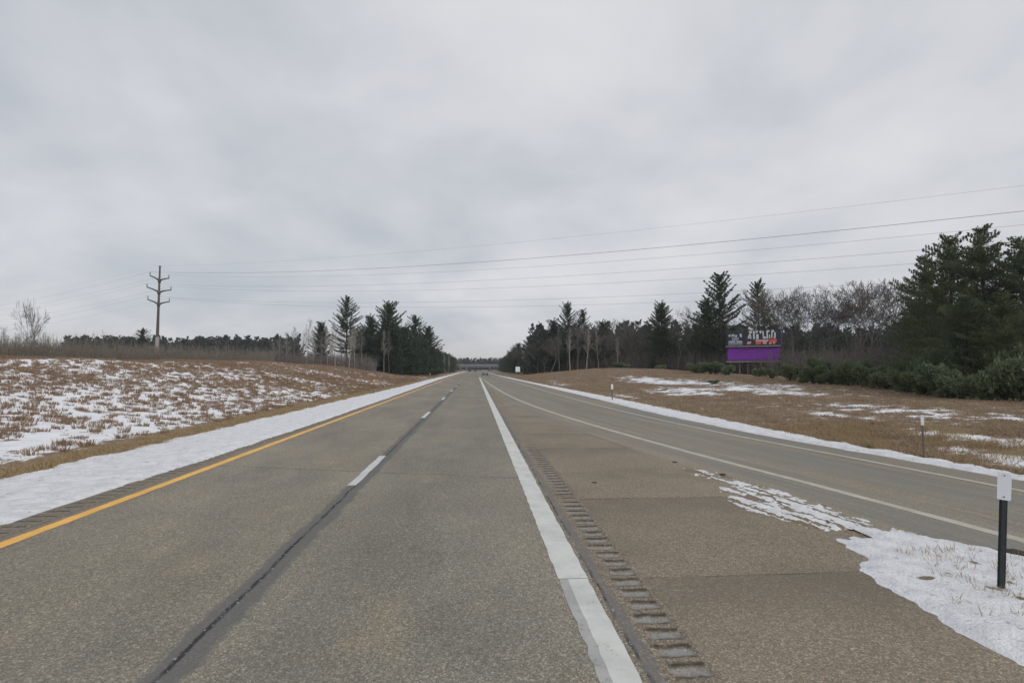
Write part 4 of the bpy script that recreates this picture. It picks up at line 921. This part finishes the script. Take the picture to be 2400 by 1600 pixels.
decal('print', [(1753, 1757, 783, 793, 3), (1756.5, 1764, 775, 780, 0), (1759, 1762, 780, 794, -1), (1766, 1770, 775, 795, 0), (1771, 1776, 775, 780, 2), (1773, 1779, 783, 795, 0), (1781, 1786, 775, 779.5, 0), (1782, 1785, 779.5, 782, 0), (1788.5, 1791.5, 776, 794, -1), (1791.5, 1796, 789, 794, 0), (1797, 1804, 774.5, 778.5, 0), (1797, 1800.5, 778.5, 794, 0), (1802.5, 1805, 785, 794, 0), (1808, 1814.5, 774.5, 779, 0), (1807, 1810, 779, 793, 1), (1813, 1817, 780, 794, 1.5)], PALE)
decal('print', [(1770, 1800, 796, 801, 2), (1751, 1760, 800, 806, 2), (1788, 1797, 801, 806.5, 0)], PINKP, -.108)
decal('print', [(1803, 1819, 795.5, 803, 1), (1771, 1783, 802, 807, 2), (1800, 1806, 797, 800, 0)], REDP, -.110)
decal('print', [(1802, 1808, 803, 807, 0), (1811, 1816, 802, 806.5, 0)], PINKP, -.111)

# ------------------------------------------------------------------ clods on the gore pavement
MUD = plain('dark_mud', (.045, .035, .028), .9, 0, .3, 30)
for px, py, r0, lb in ((1581, 1083, .05, 'small dark clod on the gore pavement above the tip of the snow'), (1694, 1114, .06, 'dark clod lying in the thin snow near its tip'), (1393, 1131, .045, 'small dark clod on the slab beside the rumble strip'), (2371, 1297, .12, 'brown clod at the edge of the gore snow behind the nearest marker post')):
    x, y = gnd(px, py); rr = random.Random(px); m_ = MB(); n = 9
    for k, (q, z) in enumerate(((1.0, -.004), (.9, .25), (.5, .42))):
        m_.v += [(math.cos(6.283 * i / n) * r0 * q * rr.uniform(.7, 1.25) * 1.5, math.sin(6.283 * i / n) * r0 * q * rr.uniform(.7, 1.2), z * r0) for i in range(n)]
        if k: m_.f += [((k - 1) * n + i, (k - 1) * n + (i + 1) % n, k * n + (i + 1) % n, k * n + i) for i in range(n)]
    m_.f.append(tuple(range(2 * n, 3 * n)))
    o = obj('mud_clod', m_.mesh('mud_clod', MUD)); o.location = (x, y, .002 + (.02 if px == 1694 else 0)); o['label'] = lb; o['category'] = 'clod'; o['group'] = 'clods on the gore'

# ------------------------------------------------------------------ white square sign far right
sx, sy = at(1213.5, 168); sz = hz(sx, sy); t = thing('road_sign', 'blank white square sign on two posts before the right wood', 'sign', (sx, sy, sz), -math.atan2(sx, sy))
ALU = plain('white_sign_sheet', (.74, .75, .80), .5, 0, .05, 1)
obj('panel', MB().box(-.72, .72, -.03, .0, 1.15, 2.85).mesh('panel', ALU, bevel=.01), t)
for s in (-.48, .48): obj('post', MB().box(s - .05, s + .05, .0, .09, -.3, 2.8).mesh('post', WOODP), t)

# ------------------------------------------------------------------ delineator posts
POSTM = plain('dark_green_steel', (.035, .042, .045), .55, 0, .3, 20); POSTG = plain('grey_post_steel', (.13, .135, .13), .6, 0, .3, 20)
REFL = plain('white_reflector', (.72, .75, .80), .35, 0, .05, 20); AMB = plain('amber_reflector', (.90, .38, .04), .4, 0, .05, 20); BOLT = plain('bolt_steel', (.2, .19, .18), .4, .6)
def delineator(label, x, y, h, ph, pw, refl, postm, rz, lean=(0, 0), group='delineator posts along the pavement edges'):
    t = thing('delineator_post', label, 'marker post', (x, y, max(0, hz(x, y)) - .0), rz, group); t.rotation_euler = (lean[1], lean[0], rz)
    # hat-section steel post: web and two flanges
    w = pw * .30
    pts = [(-w, .030), (-w, .024), (-w * .55, .024), (-w * .40, -.012), (w * .40, -.012), (w * .55, .024), (w, .024), (w, .030), (w * .45, .030), (w * .30, -.005), (-w * .30, -.005), (-w * .45, .030)]
    m_ = MB(); n = len(pts); m_.v = [(a, b, -.2) for a, b in pts] + [(a, b, h - .02) for a, b in pts]
    m_.f = [(i, (i + 1) % n, n + (i + 1) % n, n + i) for i in range(n)] + [tuple(range(n, 2 * n))]
    obj('post', m_.mesh('post', postm), t)
    r = .018; c = []
    for cx, cz, a0 in ((pw / 2 - r, h - r, 0), (-pw / 2 + r, h - r, 90), (-pw / 2 + r, h - ph + r, 180), (pw / 2 - r, h - ph + r, 270)):
        c += [(cx + r * math.cos(math.radians(a0 + k * 30)), cz + r * math.sin(math.radians(a0 + k * 30))) for k in range(4)]
    p = obj('reflector', MB().prism(c, -.020, -.015).mesh('reflector', refl), t)
    for z in (h - ph + .035, h - .035): obj('bolt', MB().tube([(0, -.026, z), (0, -.0195, z)], .008, 8).mesh('bolt', BOLT), p)
x, y = gnd(2347, 1385); delineator('nearest marker post, dark with white reflector, in the gore snow at the right edge', x, y, 1.36, .315, .118, REFL, POSTM, -.75, (.055, 0))
x, y = gnd(2166, 1072); delineator('slim grey marker post with pale reflector beyond the exit ramp, beside snow patches', x, y, 1.22, .30, .075, REFL, POSTG, -.6, (-.01, .02))
x, y = gnd(1435, 938); delineator('marker post with white reflector standing in the snow band halfway along the exit ramp', x, y, 1.3, .42, .15, REFL, POSTG, -.3)
x, y = gnd(876, 921); delineator('amber topped marker post at the left snow band below the grove', x, y, 1.38, .22, .15, AMB, POSTG, .2)
x, y = gnd(1008, 889); delineator('second amber marker post farther along the left snow band', x, y, 1.35, .22, .16, AMB, POSTG, .1)
x, y = gnd(1046, 880); delineator('farthest amber marker post on the left, close to the overpass', x, y, 1.4, .25, .2, AMB, POSTG, .1)

# ------------------------------------------------------------------ cars
GLASS = plain('car_glass', (.02, .025, .03), .1, 0, .1); TYRE = plain('tyre_rubber', (.02, .02, .02), .9); RIM = plain('rim_alloy', (.35, .35, .36), .35, .6)
BLK = plain('black_trim', (.02, .02, .022), .6); TAIL = plain('tail_lamp_red', (.28, .02, .02), .3); PLATE = plain('licence_plate_blank', (.6, .62, .65), .5)
def car(label, x, y, paint, w=1.95, L=4.8, h=1.78, rz=0):
    t = thing('parked_car' if 0 else 'car', label, 'car', (x, y, 0), rz); hw = w / 2
    def loft(name, secs, mat, parent, bevel=.03):
        # secs: list of (y, z0, z1, halfwidth_bottom, halfwidth_top)
        m_ = MB()
        for (yy, z0, z1, wb, wt) in secs:
            zm = z0 + (z1 - z0) * .45; m_.v += [(-wb * .96, yy, z0), (-wb, yy, zm), (-wt, yy, z1), (wt, yy, z1), (wb, yy, zm), (wb * .96, yy, z0)]
        for i in range(len(secs) - 1):
            for k in range(6): a = i * 6; m_.f.append((a + k, a + (k + 1) % 6, a + 6 + (k + 1) % 6, a + 6 + k))
        m_.f.append(tuple(range(6))[::-1]); m_.f.append(tuple(range(len(m_.v) - 6, len(m_.v))))
        return obj(name, m_.mesh(name, mat, bevel=bevel), parent)
    body = loft('body', [(0, .42, 1.0, hw * .9, hw * .86), (.12, .32, 1.08, hw * .98, hw * .92), (L * .3, .28, 1.08, hw, hw * .94), (L * .7, .28, 1.05, hw, hw * .93), (L * .93, .32, .95, hw * .95, hw * .86), (L, .42, .80, hw * .82, hw * .72)], paint, t)
    loft('cabin', [(.10, 1.05, h - .28, hw * .90, hw * .76), (.38, 1.05, h - .03, hw * .92, hw * .76), (L * .32, 1.05, h, hw * .92, hw * .78), (L * .52, 1.05, h - .03, hw * .92, hw * .77), (L * .72, 1.02, 1.10, hw * .90, hw * .84)], paint, t)
    # rear window follows the hatch slope, 2 cm proud of it
    m_ = MB(); m_.v = [(-hw * .74, .075, 1.14), (hw * .74, .075, 1.14), (hw * .66, .30, h - .12), (-hw * .66, .30, h - .12)]; m_.f = [(0, 1, 2, 3)]
    obj('rear_window', m_.mesh('rear_window', GLASS), t)
    for s in (-1, 1):
        m_ = MB(); m_.v = [(s * (hw * .925), .55, 1.10), (s * (hw * .925), L * .62, 1.10), (s * (hw * .80), L * .52, h - .12), (s * (hw * .80), .62, h - .12)]; m_.f = [(0, 1, 2, 3)]
        obj('side_window', m_.mesh('side_window', GLASS), t)
        obj('tail_light', MB().box(s * hw * .82 - .09, s * hw * .82 + .09, -.02, .10, .86, 1.16).mesh('tail_light', TAIL), t)
        obj('mirror', MB().box(s * (hw + .12) - .1, s * (hw + .12) + .1, L * .60, L * .60 + .1, 1.05, 1.22).mesh('mirror', BLK, bevel=.02), t)
        for yy in (.95, L - .95):
            wv = obj('wheel', MB().tube([(s * (hw - .24), yy, .34), (s * (hw + .005), yy, .34)], .34, 16).mesh('wheel', TYRE), t)
            obj('rim', MB().tube([(s * (hw - .02), yy, .34), (s * (hw + .012), yy, .34)], .21, 12).mesh('rim', RIM), wv)
    obj('rear_bumper', MB().box(-hw * .93, hw * .93, -.07, .2, .36, .62).mesh('rear_bumper', BLK, bevel=.03), t)
    obj('licence_plate', MB().box(-.16, .16, -.012, -.002, .74, .90).mesh('licence_plate', PLATE), t)
    return t
xx, yy = gnd(1137.5, 879.5); car('light grey car driving away in the lane beside the gore tip', xx, yy, plain('silver_grey_paint', (.30, .30, .34), .3, .2), 2.1, 4.9, 1.85)
car('dark car, left one of two far ahead near the overpass', -4.2, 385, plain('dark_green_paint', (.02, .028, .025), .3), 1.95, 4.7, 1.7)
car('dark brown car, right one of two far ahead near the overpass', .2, 395, plain('dark_brown_paint', (.05, .045, .04), .3), 1.9, 4.7, 1.6)

# ------------------------------------------------------------------ overpass
CONC = plain('pale_concrete', (.19, .195, .195), .85, 0, .12, .3); BEAM = plain('blue_grey_girder', (.09, .12, .14), .7, 0, .15, .3)
br = thing('overpass', 'low road overpass crossing the highway in the far distance', 'bridge', (3, 432, 0))
obj('deck', MB().box(-40, 40, -5.5, 5.5, 4.6, 5.1).mesh('deck', CONC), br)
for yy in (-5.6, 5.4): obj('parapet', MB().box(-40, 40, yy, yy + .2, 5.103, 5.9).mesh('parapet', CONC), br)
for k in range(5):
    yy = -5.0 + k * 2.5; obj('girder', MB().box(-38, 38, yy - .18, yy + .18, 3.4, 4.597).mesh('girder', BEAM), br)
for xx in (-15, -1.5 + -9.0, 9.2, 22):
    m_ = MB(); m_.box(xx - .5, xx + .5, -5.3, 5.3, 2.8, 3.397)
    for yy in (-4, 0, 4): m_.tube([(xx, yy, -.1), (xx, yy, 2.8)], .45, 10)
    obj('pier', m_.mesh('pier', CONC), br)
HZ = bpy.data.materials.new('thin_winter_air'); HZ.use_nodes = True; nt = HZ.node_tree; nt.nodes.remove(nt.nodes['Principled BSDF'])
pv = nt.nodes.new('ShaderNodeVolumePrincipled'); pv.inputs['Color'].default_value = (.86, .90, .96, 1); pv.inputs['Density'].default_value = .00022
nt.links.new(pv.outputs[0], nt.nodes['Material Output'].inputs['Volume'])
hzo = obj('haze', MB().box(-3200, 3200, -900, 3700, -1.5, 34).mesh('haze', HZ)); hzo['kind'] = 'stuff'; hzo['label'] = 'thin cold haze over the highway and the far woods'
print('triangles', sum(len(o.data.loop_triangles) or sum(len(p.vertices) - 2 for p in o.data.polygons) for o in [] ) )
